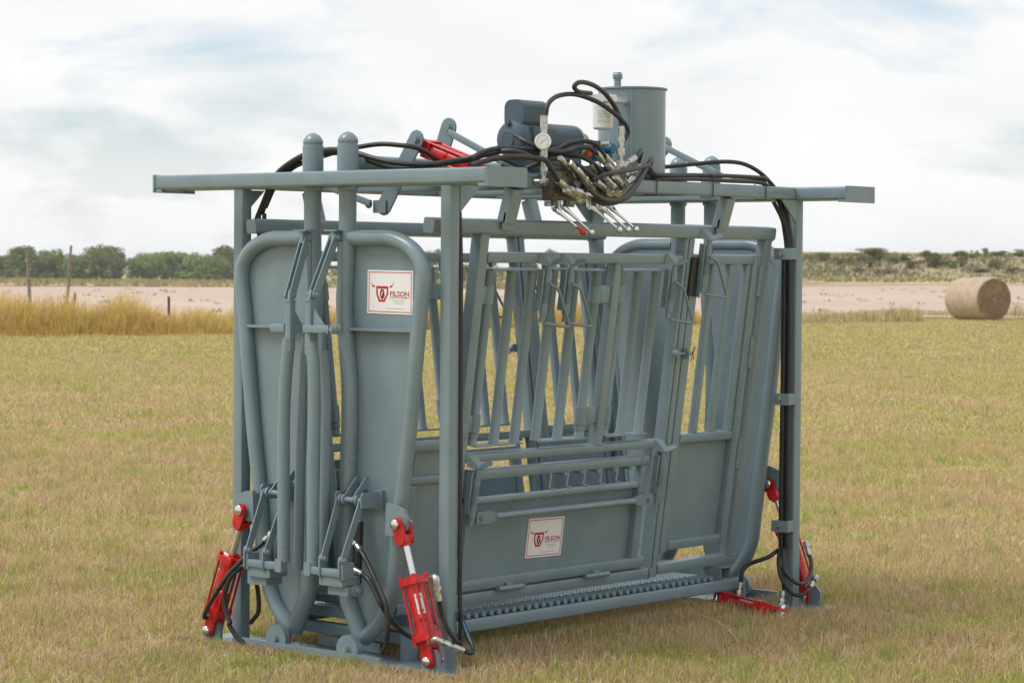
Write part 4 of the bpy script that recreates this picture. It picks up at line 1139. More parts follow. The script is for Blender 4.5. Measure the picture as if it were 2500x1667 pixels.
# bundles down the posts
for x, y in ((0.590,2.490),(0.606,2.478),(0.622,2.490),(0.638,2.478)):
    one('hose', lambda b: b.pipe([(x, y, 1.74), (x+0.002, y, 1.2), (x-0.002, y+0.002, 0.7), (x, y, 0.30)], 0.0100, 12, 6), RUBBER, ang=60)
for x, y in ((-0.575,0.086),(-0.590,0.100),(-0.560,0.104)):
    one('hose', lambda b: b.pipe([(x, y, 1.90), (x+0.004, y, 1.4), (x, y, 0.8), (x, y, 0.35)], 0.0100, 12, 6), RUBBER, ang=60)
for z in (1.742, 1.035, 0.415):
    cl = one('hose_clamp', lambda b: b.box((0.556, 2.458, z-0.028), (0.652, 2.5145, z+0.028), 0.003))
    one('bolt', lambda b: b.bolt((0.597, 2.458, z), (0,-1,0), 0.009, 0.008), ZINC, cl)
for z in (1.742, 1.035, 0.545):
    one('hose_clamp', lambda b: b.box((-0.655, 0.0585, z-0.028), (-0.548, 0.118, z+0.028), 0.003))
for y in (1.385, 1.815, 2.245):
    def tie(b):
        x0, x1, z0, z1 = 0.587, 0.6535, 1.999, 2.106
        b.pipe([(x0,y,z0),(x1,y,z0),(x1,y+0.002,2.068),(x1-0.006,y+0.004,z1),(x0+0.01,y+0.004,z1),(x0,y,2.068),(x0,y,z0)], 0.0026, 6, smooth=False)
    one('cable_tie', tie, BLACK)
# hose ends at the cylinders
for pts in ([(-0.338,-0.102,0.475),(-0.300,-0.08,0.515)], [(0.26,-0.12,0.484),(0.213,-0.11,0.517)], [(0.311,-0.16,0.391),(0.212,-0.15,0.418)],
            [(0.724,-0.14,0.314),(0.718,-0.15,0.392)], [(0.785,-0.052,0.108),(0.718,-0.125,0.150)], [(0.454,2.35,0.140),(0.452,2.34,0.075)], [(0.650,2.43,0.11),(0.650,2.42,0.045)],
            [(0.722,2.555,0.118),(0.715,2.62,0.165)], [(0.640,2.672,0.255),(0.602,2.69,0.318)], [(-0.600,-0.12,0.293),(-0.572,-0.125,0.375)], [(-0.655,-0.135,0.118),(-0.628,-0.118,0.145)]):
    fitting(pts, r=0.0145)
one('elbow_fitting', lambda b: b.pipe([(0.720,-0.150,0.388),(0.716,-0.15,0.408),(0.695,-0.142,0.412),(0.665,-0.13,0.395)], 0.0150, 12, 4), ZINC, rc[0], 60)
one('elbow_fitting', lambda b: b.pipe([(0.722,-0.12,0.148),(0.708,-0.135,0.158),(0.685,-0.135,0.150),(0.665,-0.13,0.14)], 0.0140, 12, 4), ZINC, rc[0], 60)
one('elbow_fitting', lambda b: b.pipe([(-0.575,-0.125,0.370),(-0.570,-0.13,0.392),(-0.555,-0.128,0.398),(-0.53,-0.12,0.385)], 0.0150, 12, 4), ZINC, lc[0], 60)

# ------------------------------------------------------------------ plants
def leaf_mat(name, rough=0.7, trans=0.3, objvar=0.25):
    m, nt, b = new_mat(name)
    N, K = nt.nodes, nt.links.new
    at = N.new('ShaderNodeAttribute'); at.attribute_name = 'Col'
    oi = N.new('ShaderNodeObjectInfo')
    hs = N.new('ShaderNodeHueSaturation')
    mr = N.new('ShaderNodeMapRange'); mr.inputs['To Min'].default_value = 1-objvar; mr.inputs['To Max'].default_value = 1+objvar
    K(oi.outputs['Random'], mr.inputs['Value']); K(mr.outputs['Result'], hs.inputs['Value'])
    m2 = N.new('ShaderNodeMapRange'); m2.inputs['To Min'].default_value = 0.5-0.03*(objvar > 0); m2.inputs['To Max'].default_value = 0.5+0.015*(objvar > 0)
    K(oi.outputs['Random'], m2.inputs['Value']); K(m2.outputs['Result'], hs.inputs['Hue'])
    K(at.outputs['Color'], hs.inputs['Color'])
    K(hs.outputs['Color'], b.inputs['Base Color'])
    b.inputs['Roughness'].default_value = rough
    b.inputs['Specular IOR Level'].default_value = 0.2
    tr = N.new('ShaderNodeBsdfTranslucent'); K(hs.outputs['Color'], tr.inputs['Color'])
    mxs = N.new('ShaderNodeMixShader'); mxs.inputs[0].default_value = trans
    K(b.outputs['BSDF'], mxs.inputs[1]); K(tr.outputs['BSDF'], mxs.inputs[2])
    K(mxs.outputs['Shader'], N['Material Output'].inputs['Surface'])
    return m
M_LEAF = leaf_mat('tree_leaves')
M_BLADE = leaf_mat('grass_blades', 0.75, 0.35, 0.0)
BARK = simple('bark', (0.13, 0.10, 0.075), 0.9, 0, 0.3, 12, 0.5, 30)

def tri_mesh(name, co, tris, col, mat):
    me = bpy.data.meshes.new(name)
    me.vertices.add(len(co)); me.vertices.foreach_set('co', co.astype(np.float32).ravel())
    me.loops.add(tris.size); me.polygons.add(len(tris))
    me.loops.foreach_set('vertex_index', tris.astype(np.int32).ravel())
    me.polygons.foreach_set('loop_start', np.arange(0, tris.size, 3, dtype=np.int32))
    me.update(calc_edges=True)
    a = me.attributes.new('Col', 'FLOAT_COLOR', 'POINT')
    a.data.foreach_set('color', np.hstack([col, np.ones((len(col),1))]).astype(np.float32).ravel())
    me.materials.append(mat)
    return me

def crown_mesh(name, seed, pal, nl=2600, lobes=16, low=0.08, leaf=(0.018, 0.036)):
    """leaf faces gathered on uneven lobes; unit tree: width 1, height 1"""
    r = np.random.default_rng(seed)
    an = r.uniform(0, 2*np.pi, lobes); zz = r.uniform(0.0, 1, lobes)
    rad = 0.36*np.sqrt(np.clip(1-(2*zz-0.95)**2*0.85, 0.05, 1))*r.uniform(0.35, 1.1, lobes)
    cen = np.stack([rad*np.cos(an), rad*np.sin(an), low+0.08+(0.80-low)*zz], 1)
    lr = r.uniform(0.11, 0.21, lobes)
    which = r.choice(lobes, nl, p=lr**2/np.sum(lr**2))
    d = r.normal(size=(nl, 3)); d /= np.linalg.norm(d, axis=1)[:, None]
    q = cen[which] + d*(lr[which]*r.uniform(0.55, 1.05, nl))[:, None]*np.array([1, 1, 0.8])
    q[:, 2] = np.clip(q[:, 2], 0.01, 1.0)
    nrm = d*0.6 + r.normal(size=(nl, 3))*0.7; nrm /= np.linalg.norm(nrm, axis=1)[:, None]
    t1 = np.cross(nrm, r.normal(size=(nl, 3))); t1 /= np.linalg.norm(t1, axis=1)[:, None]
    t2 = np.cross(nrm, t1)
    s = r.uniform(*leaf, nl)[:, None]
    co = np.stack([q-t1*s, q+t2*s*0.8, q+t1*s, q-t2*s*0.8], 1).reshape(-1, 3)
    b = np.arange(nl)*4
    tris = np.concatenate([np.stack([b, b+1, b+2], 1), np.stack([b, b+2, b+3], 1)])
    c = np.array(pal)[r.integers(0, len(pal), nl)]*r.uniform(0.75, 1.25, (nl, 1))
    return tri_mesh(name, co, tris, np.repeat(c, 4, 0), M_LEAF)

def trunk_mesh(name, seed, bush=False):
    r = random.Random(seed); b = MB()
    top = V(r.uniform(-.05,.05), r.uniform(-.05,.05), 0.55)
    b.pipe([V(0,0,-0.02), V(r.uniform(-.02,.02), r.uniform(-.02,.02), 0.25), top], lambda t: 0.035*(1-0.75*t), 8, 3)
    for i in range(6):
        z = r.uniform(0.18, 0.5); a = r.uniform(0, 6.28); l = r.uniform(0.18, 0.36)
        b.pipe([V(0,0,z), V(math.cos(a)*l*0.5, math.sin(a)*l*0.5, z+0.10), V(math.cos(a)*l, math.sin(a)*l, z+0.26)], lambda t: 0.016*(1-0.8*t), 6, 3)
    me = b.mesh(name); me.materials.append(BARK); return me

GREEN = [(0.195,0.265,0.085), (0.245,0.315,0.095), (0.160,0.225,0.080), (0.290,0.335,0.110)]
OLIVE = [(0.235,0.265,0.105), (0.290,0.290,0.120), (0.195,0.225,0.095), (0.315,0.295,0.140)]
TANB  = [(0.245,0.205,0.125), (0.205,0.190,0.105), (0.29,0.24,0.14), (0.175,0.155,0.10)]
C_GREEN = [crown_mesh('crown', 20+i, GREEN, 3000, 20, 0.0) for i in range(5)]
C_OLIVE = [crown_mesh('crown', 40+i, OLIVE, 2200, 14, 0.08) for i in range(4)]
C_TAN = [crown_mesh('crown', 60+i, TANB, 1600, 13, 0.02) for i in range(3)]
TRUNKS = [trunk_mesh('trunk', i) for i in range(4)]

def plant(name, label, cat, group, X, D, z, h, w, crown, trunk):
    e = empty(name, wpos(X, D, z))
    e.rotation_euler = (0, 0, random.uniform(0, 6.28))
    for nm, me in (('crown', crown), ('trunk', trunk)):
        o = link(nm, me, e); o.scale = (w, w, h)
    tag(e, label, cat, group)
    return e
ORD = ['first','second','third','fourth','fifth','sixth','seventh','eighth','ninth','tenth','eleventh','twelfth','thirteenth','fourteenth','fifteenth','sixteenth','seventeenth','eighteenth','nineteenth','twentieth','twenty-first','twenty-second','twenty-third','twenty-fourth','twenty-fifth']
LT = [(-123.36,600,-2.58,6.87,4.29),(-121.09,600,-2.58,7.14,4.55),(-117.55,600,-2.58,7.29,4.29),(-115.28,600,-2.58,8.57,5.81),(-111.99,600,-2.58,7.96,4.8),(-109.22,600,-2.58,7.1,3.79),(-106.18,600,-2.58,6.49,4.29),(-103.41,600,-2.58,7.01,4.8),(-100.38,600,-2.58,8.42,5.05),(-97.09,600,-2.58,8.7,5.56),(-94.31,600,-2.58,8.34,4.04),(-90.27,600,-2.58,7.11,3.79),(-87.24,600,-2.58,7.26,4.8),(-84.46,600,-2.58,7.53,4.8),(-81.18,600,-2.58,7.55,5.81),(-76.63,600,-2.58,7.38,4.29),(-73.35,600,-2.58,6.22,4.29),(-70.32,600,-2.58,7.37,4.04),(-68.3,600,-2.58,9.03,5.81)]
for i, (X, D, z, h, w) in enumerate(LT):
    plant('broadleaf_tree', 'green tree, %s from the left edge in the far treeline left of the chute' % ORD[i], 'tree', 'treeline left of the chute', X, D+random.uniform(-14, 14), z-0.1, h*random.uniform(1.0, 1.06), w*2.15, C_GREEN[i % 5], TRUNKS[i % 4])
MT = [(-62.51,620,-2.7,9.21,5.12),(-56.38,620,-2.7,8.84,6.14),(-50.24,620,-2.7,9.39,5.63),(-43.08,620,-2.7,8.63,6.14),(-35.91,620,-2.7,8.98,6.14),(-29.78,620,-2.7,8.41,6.14),(-20.57,620,-2.7,10.32,6.14),(-14.43,620,-2.7,8.52,5.12),(-6.25,620,-2.7,6.95,5.12),(9.61,620,-2.63,9.24,3.68),(3.98,620,-2.7,7.43,4.09)]
for i, (X, D, z, h, w) in enumerate(MT):
    if i in (1, 2, 3, 4): continue
    plant('broadleaf_tree', 'green tree top glimpsed through the chute frame, %s from the left' % ORD[[0,5,6,7,8,10,9].index(i)], 'tree', 'trees seen through the chute', X, D, z-0.1, h, w*1.5, C_GREEN[i % 5], TRUNKS[i % 4])
RT = [(37.67,316.0,2.65,0.86,1.2),(38.59,309.5,2.32,1.17,2.61),(39.31,301.0,1.84,1.04,1.65),(40.71,303.0,1.94,1.47,2.17),(45.13,311.5,2.43,1.64,4.2),(42.99,306.5,2.15,1.35,2.32),(40.84,296.5,1.57,0.94,1.12),(42.66,297.0,1.62,0.9,1.5),(46.91,306.0,2.11,1.22,2.06),(48.75,309.5,2.32,1.15,1.69),(47.39,294.5,1.46,0.97,1.74),(49.83,298.0,1.67,2.09,2.76),(51.97,301.0,1.83,1.39,2.41),(54.16,300.5,1.82,1.86,2.15),(52.2,296.5,1.59,1.12,1.62),(59.46,319.5,2.81,1.34,1.48),(61.12,321.5,2.9,1.35,0.95),(64.68,329.0,3.15,0.9,2.77),(67.52,330.0,3.17,1.25,2.36),(57.69,296.5,1.56,1.06,1.87),(42.51,285.0,0.94,0.6,1.8),(53.95,288.5,1.13,0.7,2.67),(57.9,287.0,1.04,0.75,2.42),(36.46,286.5,1.01,0.5,1.81),(39.9,287.0,1.03,0.6,1.69)]
order = sorted(range(len(RT)), key=lambda k: RT[k][0]/RT[k][1])
for rank, k in enumerate(order):
    X, D, z, h, w = RT[k]
    z = float(terrain(X, D)) + 0.1
    tan_ = k >= 20 or k in (6, 7, 5)
    kind = 'brown scrub bush' if tan_ else 'olive green bush'
    plant('shrub', '%s on the hill right of the chute, %s from the left' % (kind, ORD[rank]), 'shrub', 'shrubs on the hill', X, D, z-0.05, h*1.08, w*1.35, (C_TAN if tan_ else C_OLIVE)[k % 3], TRUNKS[k % 4])

# the wood behind the treeline, too far off to tell its trees apart
r = np.random.default_rng(140); n = 9000
Xw = r.uniform(-140, 30, n); prof_ = 3.6 + 2.6*vnoise(Xw*0.16, Xw*0+2, 41) + 1.2*vnoise(Xw*0.6, Xw*0+5, 42)
prof_ *= 1 - 0.45*smooth(-62, -20, Xw)
Dw = 650 + r.uniform(-14, 14, n); zt_ = r.uniform(0, 1, n)**0.7*prof_
pw = np.array(CAM)[None, :2] + Xw[:, None]*np.array(rt)[None, :2] + Dw[:, None]*np.array(fw)[None, :2]
q = np.column_stack([pw, terrain(Xw, Dw) + zt_])
nr = r.normal(size=(n, 3)); nr[:, 2] += 0.6; nr /= np.linalg.norm(nr, axis=1)[:, None]
t1 = np.cross(nr, r.normal(size=(n, 3))); t1 /= np.linalg.norm(t1, axis=1)[:, None]; t2 = np.cross(nr, t1)
s_ = r.uniform(0.22, 0.5, n)[:, None]
co = np.stack([q-t1*s_, q+t2*s_, q+t1*s_, q-t2*s_], 1).reshape(-1, 3); b_ = np.arange(n)*4
wood = link('far_wood', tri_mesh('far_wood', co, np.concatenate([np.stack([b_, b_+1, b_+2], 1), np.stack([b_, b_+2, b_+3], 1)]), np.repeat(np.array(GREEN)[r.integers(0, 4, n)]*r.uniform(0.8, 1.2, (n, 1)), 4, 0), M_LEAF))
tag(wood, 'hazy green wood behind the far treeline', 'wood', None, 'stuff')

# far brush on the hill: one mass of low growth
def blades(name, X, D, hgt, wid, col, lean, mat, two=False, zbase=None, seed=1):
    r = np.random.default_rng(seed+90001); n = len(X)
    p = np.array(CAM)[None, :2] + X[:, None]*np.array(rt)[None, :2] + D[:, None]*np.array(fw)[None, :2]
    z = terrain(X, D) if zbase is None else zbase
    base = np.column_stack([p, z])
    th = r.uniform(0, 2*np.pi, n); wv = np.column_stack([np.cos(th), np.sin(th), np.zeros(n)])*wid[:, None]*0.5
    ph = r.uniform(0, 2*np.pi, n); ln = np.abs(r.normal(0, lean, n))
    lv = np.column_stack([np.cos(ph)*ln, np.sin(ph)*ln, np.ones(n)])
    tip = base + lv*hgt[:, None]
    if two:
        mid = base + lv*hgt[:, None]*0.5*np.array([0.6, 0.6, 1.15])
        tip[:, 2] -= hgt*np.minimum(ln, 1.2)*0.25
        co = np.stack([base-wv, base+wv, mid-wv*0.75, mid+wv*0.75, tip], 1).reshape(-1, 3)
        b = np.arange(n)*5
        tris = np.concatenate([np.stack([b, b+1, b+3], 1), np.stack([b, b+3, b+2], 1), np.stack([b+2, b+3, b+4], 1)])
        cc = np.repeat(col, 5, 0)
    else:
        co = np.stack([base-wv, base+wv, tip], 1).reshape(-1, 3)
        b = np.arange(n)*3
        tris = np.stack([b, b+1, b+2], 1); cc = np.repeat(col, 3, 0)
    me = tri_mesh(name, co, tris, cc, mat)
    return link(name, me)

STRAW = np.array([0.62,0.485,0.26]); PINK = np.array([0.545,0.405,0.25]); YGRN = np.array([0.47,0.47,0.125]); GRN = np.array([0.28,0.37,0.095]); PALE = np.array([0.76,0.66,0.47]); BROWN = np.array([0.33,0.24,0.15])
def lawn_col(X, D, r, far=0.0):
    n = len(X)
    w = np.array(CAM)[None, :2] + X[:, None]*np.array(rt)[None, :2] + D[:, None]*np.array(fw)[None, :2]
    fr = 1.0
    a = vnoise(w[:,0]*1.1*fr, w[:,1]*1.1*fr, 1)*0.36 + vnoise(w[:,0]*0.31, w[:,1]*0.27, 2)*0.20 + vnoise(w[:,0]*3.3, w[:,1]*3.3, 3)*0.44
    g_ = np.clip((a-0.47)*(2.7-1.9*smooth(14, 45, D)) + 0.20 + smooth(14, 50, D)*0.26, 0.05, 0.85)
    bsel = vnoise(w[:,0]*0.5+40, w[:,1]*0.5, 4)
    u = r.uniform(size=n)
    col = np.where((r.uniform(size=n) < 0.30+0.45*bsel)[:, None], PINK, STRAW)
    isg = u < g_
    col = np.where(isg[:, None], np.where((r.uniform(size=n) < 0.72)[:, None], YGRN, GRN), col)
    col = np.where((r.uniform(size=n) < 0.05)[:, None], PALE, col)
    col = np.where((r.uniform(size=n) < 0.10)[:, None], BROWN, col)
    return np.clip(col*r.uniform(0.72, 1.22, (n, 1)), 0.01, 0.85)
def strip(d0, d1, dens, r):
    n = int((d1-d0)*((d0+d1)*0.5*0.206*2*1.22+1.8)*dens)
    D = d0 + (d1-d0)*r.uniform(size=n)
    X = (r.uniform(size=n)*2-1)*(D*0.206*1.22+0.9)
    return X, D
def on_plate(X, D):
    w = np.array(CAM)[None, :2] + X[:, None]*np.array(rt)[None, :2] + D[:, None]*np.array(fw)[None, :2]
    x, y = w[:,0], w[:,1]
    a = (x > -0.75) & (x < 0.80) & (y > -0.17) & (y < 0.09)
    b = (x > -0.75) & (x < 0.80) & (y > 2.47) & (y < 2.73)
    return a | b
def lawn(d0, d1, dens, h, w, two, seed, lean=0.55):
    r = np.random.default_rng(seed)
    X, D = strip(d0, d1, dens, r)
    k = ~on_plate(X, D) & (D < edge_D(X)+0.4)
    X, D = X[k], D[k]
    n = len(X)
    wpt = np.array(CAM)[None, :2] + X[:, None]*np.array(rt)[None, :2] + D[:, None]*np.array(fw)[None, :2]
    hn = 0.55 + 0.9*vnoise(wpt[:,0]*2.3, wpt[:,1]*2.3, 8)
    hh = r.uniform(h*0.45, h*1.25, n)*hn
    inside = (np.abs(wpt[:,0]) < 0.36) & (wpt[:,1] > 0.1) & (wpt[:,1] < 2.45)
    hh = np.where(inside, np.minimum(hh, 0.05), hh)
    lee = (wpt[:,0] > -0.95) & (wpt[:,0] < 1.0) & (wpt[:,1] > -0.42) & (wpt[:,1] < -0.16)
    hh = np.where(lee, hh*0.62, hh)
    o = blades('lawn_grass', X, D, hh, r.uniform(w*0.6, w*1.3, n), lawn_col(X, D, r), lean, M_BLADE, two, np.zeros(n), seed)
    return o
parts = [lawn(8.8, 14.5, 3600, 0.060, 0.0042, True, 101, 0.8), lawn(8.8, 14.5, 4600, 0.042, 0.0044, False, 102, 1.1), lawn(14.5, 25, 2500, 0.050, 0.0068, False, 103, 0.9), lawn(25, 45, 700, 0.052, 0.012, False, 104, 0.9), lawn(45, 86, 200, 0.055, 0.022, False, 105, 0.9)]
for o, lb in zip(parts, ('short dry mown grass around the chute', 'short thatch between the grass blades around the chute', 'mown grass just behind the chute', 'mown grass in the middle distance', 'mown grass at the far edge of the lawn')):
    tag(o, lb, 'grass', None, 'stuff')

# longer blades the mower left against the steel
r = np.random.default_rng(91); n = 9000
side_ = r.uniform(size=n) < 0.5
wx = np.where(side_, r.uniform(-0.80, 0.86, n), 0.43 + np.abs(r.normal(0, 0.10, n)))
wy = np.where(side_, -0.172 - np.abs(r.normal(0, 0.035, n)), r.uniform(0.1, 2.75, n))
rel = np.column_stack([wx-CAM.x, wy-CAM.y]); Xe = rel@np.array(rt)[:2]; De = rel@np.array(fw)[:2]
eg = blades('edge_grass', Xe, De, np.where(side_, r.uniform(0.015, 0.050, n), r.uniform(0.025, 0.085, n)), r.uniform(0.003, 0.006, n), lawn_col(Xe, De, r), 0.5, M_BLADE, True, np.zeros(n), 92)
tag(eg, 'longer unmown grass along the foot of the chute', 'grass', None, 'stuff')
# tufts and loose straw lying on the cut grass
r = np.random.default_rng(77)
Xc, Dc = strip(8.9, 24, 7.0, r)
m_ = 26; X = np.repeat(Xc, m_) + r.normal(0, 0.030, len(Xc)*m_); D = np.repeat(Dc, m_) + r.normal(0, 0.030, len(Xc)*m_)
hs_ = np.repeat(r.uniform(0.055, 0.125, len(Xc)), m_)*r.uniform(0.5, 1.1, len(X))
cs_ = np.array([YGRN, GRN*1.1, STRAW, YGRN*0.9])[np.repeat(r.integers(0, 4, len(Xc)), m_)]*r.uniform(0.75, 1.2, (len(X), 1))
k = ~on_plate(X, D); wq = np.array(CAM)[None, :2] + X[:, None]*np.array(rt)[None, :2] + D[:, None]*np.array(fw)[None, :2]
k &= ~((np.abs(wq[:,0]) < 0.42) & (wq[:,1] > 0.0) & (wq[:,1] < 2.5))
tf = blades('grass_tufts', X[k], D[k], hs_[k], r.uniform(0.003, 0.006, k.sum()), np.clip(cs_[k], 0, 0.85), 0.55, M_BLADE, True, np.zeros(k.sum()), 78)
tag(tf, 'small tufts of longer grass left in the mown lawn', 'grass', None, 'stuff')
X, D = strip(8.9, 22, 170, r); k = ~on_plate(X, D); X, D = X[k], D[k]; n = len(X)
st_ = blades('straw_litter', X, D, r.uniform(0.012, 0.03, n), r.uniform(0.0025, 0.005, n), np.clip(np.array([0.74,0.64,0.45])*r.uniform(0.7, 1.1, (n,1)), 0, 0.85), 3.2, M_BLADE, False, r.uniform(0.012, 0.035, n), 79)
tag(st_, 'loose pale straw bits lying on the mown lawn', 'straw', None, 'stuff')

# tall golden grass along the old fence line, left
r = np.random.default_rng(55); n = 75000
X = r.uniform(-22, 5.5, n); D = edge_D(X) + (vnoise(X*0.8, X*0+3, 24)-0.5)*1.6 + np.abs(r.normal(0, 1, n))*2.3
hn = 0.30+0.95*vnoise(X*0.55, D*0.3, 21) + 0.55*(vnoise(X*2.1, D*0.8, 22)-0.5) + 0.35*np.clip(vnoise(X*1.1+9, D*0.5, 26)-0.6, 0, 1)*2
hh = r.uniform(0.35, 1.0, n)*hn*1.02*smooth(-0.2, 0.9, D-edge_D(X)+0.15)
hh *= 1-0.55*smooth(-1, 5, X)
sel = vnoise(X*0.7, D*0.4, 23)
col = np.where((r.uniform(size=n) < 0.25+0.7*sel)[:, None], np.array([0.60,0.43,0.13]), np.array([0.56,0.47,0.13]))
col = np.where((r.uniform(size=n) < 0.22)[:, None], np.array([0.50,0.30,0.155]), col)
col = np.where((r.uniform(size=n) < 0.16)[:, None], np.array([0.60,0.47,0.25]), col)*r.uniform(0.75, 1.2, (n,1))
tg = blades('tall_grass', X, D, hh, r.uniform(0.010, 0.024, n), np.clip(col*1.2+np.array([0.0,0.015,0.01]), 0, 0.85), 0.45, M_BLADE, True, None, 56)
tag(tg, 'tall golden dry grass along the edge of the lawn on the left', 'grass', None, 'stuff')
# thin weeds along the lawn edge, right
n = 17000
X = r.uniform(2, 26, n); D = edge_D(X) + np.abs(r.normal(0, 1, n))*6.5
cl = vnoise(X*0.9, D*0.35, 31)
keep_ = ~((X > 13.2) & (X < 18.0) & (D < 86.5)); X, D, cl = X[keep_], D[keep_], cl[keep_]; n = len(X)
hh = r.uniform(0.10, 0.62, n)*(0.25+1.6*np.clip(cl-0.3, 0, 1))*(1.25-0.9*smooth(0, 9, D-edge_D(X)))
col = np.where((cl > 0.62)[:, None], np.array([0.50,0.39,0.21]), np.array([0.53,0.45,0.24]))
col = np.where((r.uniform(size=n) < 0.2)[:, None], np.array([0.38,0.37,0.15]), col)
col = np.where((r.uniform(size=n) < 0.08)[:, None], np.array([0.36,0.19,0.11]), col)*r.uniform(0.7, 1.2, (n,1))
wd = blades('weeds', X, D, np.abs(hh), r.uniform(0.02, 0.045, n), col, 0.6, M_BLADE, True, None, 57)
tag(wd, 'sparse dry weeds along the lawn edge near the bale', 'weeds', None, 'stuff')
# small plants dotted over the bare field
n0 = 520; Xf = r.uniform(-60, 60, n0); Df = edge_D(Xf) + 4 + r.uniform(0, 1, n0)**1.3*110
X = np.repeat(Xf, 9) + r.normal(0, 0.16, n0*9); D = np.repeat(Df, 9) + r.normal(0, 0.25, n0*9); n = len(X)
fwd = blades('field_weeds', X, D, r.uniform(0.05, 0.22, n), r.uniform(0.05, 0.11, n), np.array([[0.33,0.27,0.16],[0.27,0.26,0.13],[0.40,0.28,0.19]])[np.repeat(r.integers(0,3,n0),9)]*r.uniform(0.8,1.2,(n,1)), 0.7, M_BLADE, False, None, 61)
tag(fwd, 'scattered small weeds on the bare field', 'weeds', None, 'stuff')
# rough growth on the pasture and the hill
n = 34000
X = r.uniform(-150, 110, n); D = np.where(X > 20, r.uniform(262, 345, n), r.uniform(172, 560, n))
hh = r.uniform(0.12, 0.5, n)*(0.4+1.2*vnoise(X*0.12, D*0.05, 33))*np.where(X > 20, 1.5, 1.0)
cc = vnoise(X*0.09, D*0.05, 34)
col = np.where((cc > 0.6)[:, None], np.array([0.29,0.26,0.13]), np.where((cc > 0.42)[:, None], np.array([0.40,0.31,0.18]), np.array([0.36,0.32,0.16])))
col = np.where(((X > 20) & (D > 276) & (r.uniform(size=n) < 0.55))[:, None], np.where((cc > 0.45)[:, None], np.array([0.225,0.22,0.12]), np.array([0.225,0.185,0.145])), col)*r.uniform(0.7, 1.25, (n,1))
br = blades('rough_growth', X, D, hh, r.uniform(0.25, 0.8, n), col, 0.7, M_BLADE, False, None, 58)
tag(br, 'low brush and rough dry growth on the far pasture and hill', 'brush', None, 'stuff')

# ------------------------------------------------------------------ hay bale
def bale_mats():
    m, nt, b = new_mat('bale_wrap'); N, K = nt.nodes, nt.links.new
    t = N.new('ShaderNodeTexCoord')
    mpp = N.new('ShaderNodeMapping'); mpp.inputs['Scale'].default_value = (26, 2.2, 2.2)
    K(t.outputs['Object'], mpp.inputs['Vector'])
    nz = N.new('ShaderNodeTexNoise'); nz.inputs['Scale'].default_value = 1.6; nz.inputs['Detail'].default_value = 8
    K(mpp.outputs['Vector'], nz.inputs['Vector'])
    rp = N.new('ShaderNodeValToRGB'); e = rp.color_ramp.elements
    e[0].position = 0.3; e[0].color = (0.31,0.225,0.155,1); e[1].position = 0.7; e[1].color = (0.52,0.42,0.32,1)
    K(nz.outputs['Fac'], rp.inputs['Fac']); K(rp.outputs['Color'], b.inputs['Base Color'])
    bp = N.new('ShaderNodeBump'); bp.inputs['Strength'].default_value = 0.6; bp.inputs['Distance'].default_value = 0.03
    K(nz.outputs['Fac'], bp.inputs['Height']); K(bp.outputs['Normal'], b.inputs['Normal'])
    b.inputs['Roughness'].default_value = 0.9
    m2, nt, b = new_mat('bale_end'); N, K = nt.nodes, nt.links.new
    t = N.new('ShaderNodeTexCoord')
    nz = N.new('ShaderNodeTexNoise'); nz.inputs['Scale'].default_value = 5; nz.inputs['Detail'].default_value = 9; nz.inputs['Roughness'].default_value = 0.7
    K(t.outputs['Object'], nz.inputs['Vector'])
    wv = N.new('ShaderNodeTexWave'); wv.wave_type = 'RINGS'; wv.rings_direction = 'X'
    wv.inputs['Scale'].default_value = 4.2; wv.inputs['Distortion'].default_value = 3.5; wv.inputs['Detail'].default_value = 4
    K(t.outputs['Object'], wv.inputs['Vector'])
    ad = N.new('ShaderNodeMath'); ad.operation = 'MULTIPLY_ADD'; ad.inputs[1].default_value = 0.35
    K(wv.outputs['Fac'], ad.inputs[0])
    mu = N.new('ShaderNodeMath'); mu.operation = 'MULTIPLY'; mu.inputs[1].default_value = 0.75
    K(nz.outputs['Fac'], mu.inputs[0]); K(mu.outputs[0], ad.inputs[2])
    rp = N.new('ShaderNodeValToRGB'); e = rp.color_ramp.elements
    e[0].position = 0.25; e[0].color = (0.12,0.07,0.036,1); e[1].position = 0.8; e[1].color = (0.38,0.245,0.14,1)
    K(ad.outputs[0], rp.inputs['Fac']); K(rp.outputs['Color'], b.inputs['Base Color'])
    bp = N.new('ShaderNodeBump'); bp.inputs['Strength'].default_value = 0.9; bp.inputs['Distance'].default_value = 0.05
    K(ad.outputs[0], bp.inputs['Height']); K(bp.outputs['Normal'], b.inputs['Normal'])
    b.inputs['Roughness'].default_value = 0.95
    return m, m2
BW, BE = bale_mats()
bl = empty('hay_bale', wpos(15.6, 80.4, 0))
tag(bl, 'big round straw bale lying on the grass by the field', 'hay bale')
ax = (fw*math.cos(math.radians(29)) - rt*math.sin(math.radians(29)))
bl.rotation_euler = (0, 0, math.atan2(ax.y, ax.x))
RB = 0.71
def bale_ring(x, rad, n=72, amp=0.012):
    ring = []
    for j in range(n):
        a = 2*math.pi*j/n
        rr = rad*(1 + amp*math.sin(3*a+x*5) + random.uniform(-amp, amp)*0.6)
        z = RB*0.97 + rr*math.sin(a)
        ring.append(V(x, rr*math.cos(a)*1.02, max(z, 0.004)))
    return ring
b = MB(); b.ring_sweep([], [bale_ring(x, r_) for x, r_ in ((0.0,0.66),(0.03,0.695),(0.08,0.71),(0.4,0.715),(0.8,0.708),(1.2,0.714),(1.55,0.708),(1.62,0.69),(1.66,0.65))], True)
b.build('wrap', BW, bl, 60)
b = MB()
rings = [bale_ring(-0.012+0.018*(k % 2), r_) for k, r_ in enumerate(np.linspace(0.675, 0.04, 22))]
b.ring_sweep([], rings, False); b.build('end_face', BE, bl, 60)
b = MB()
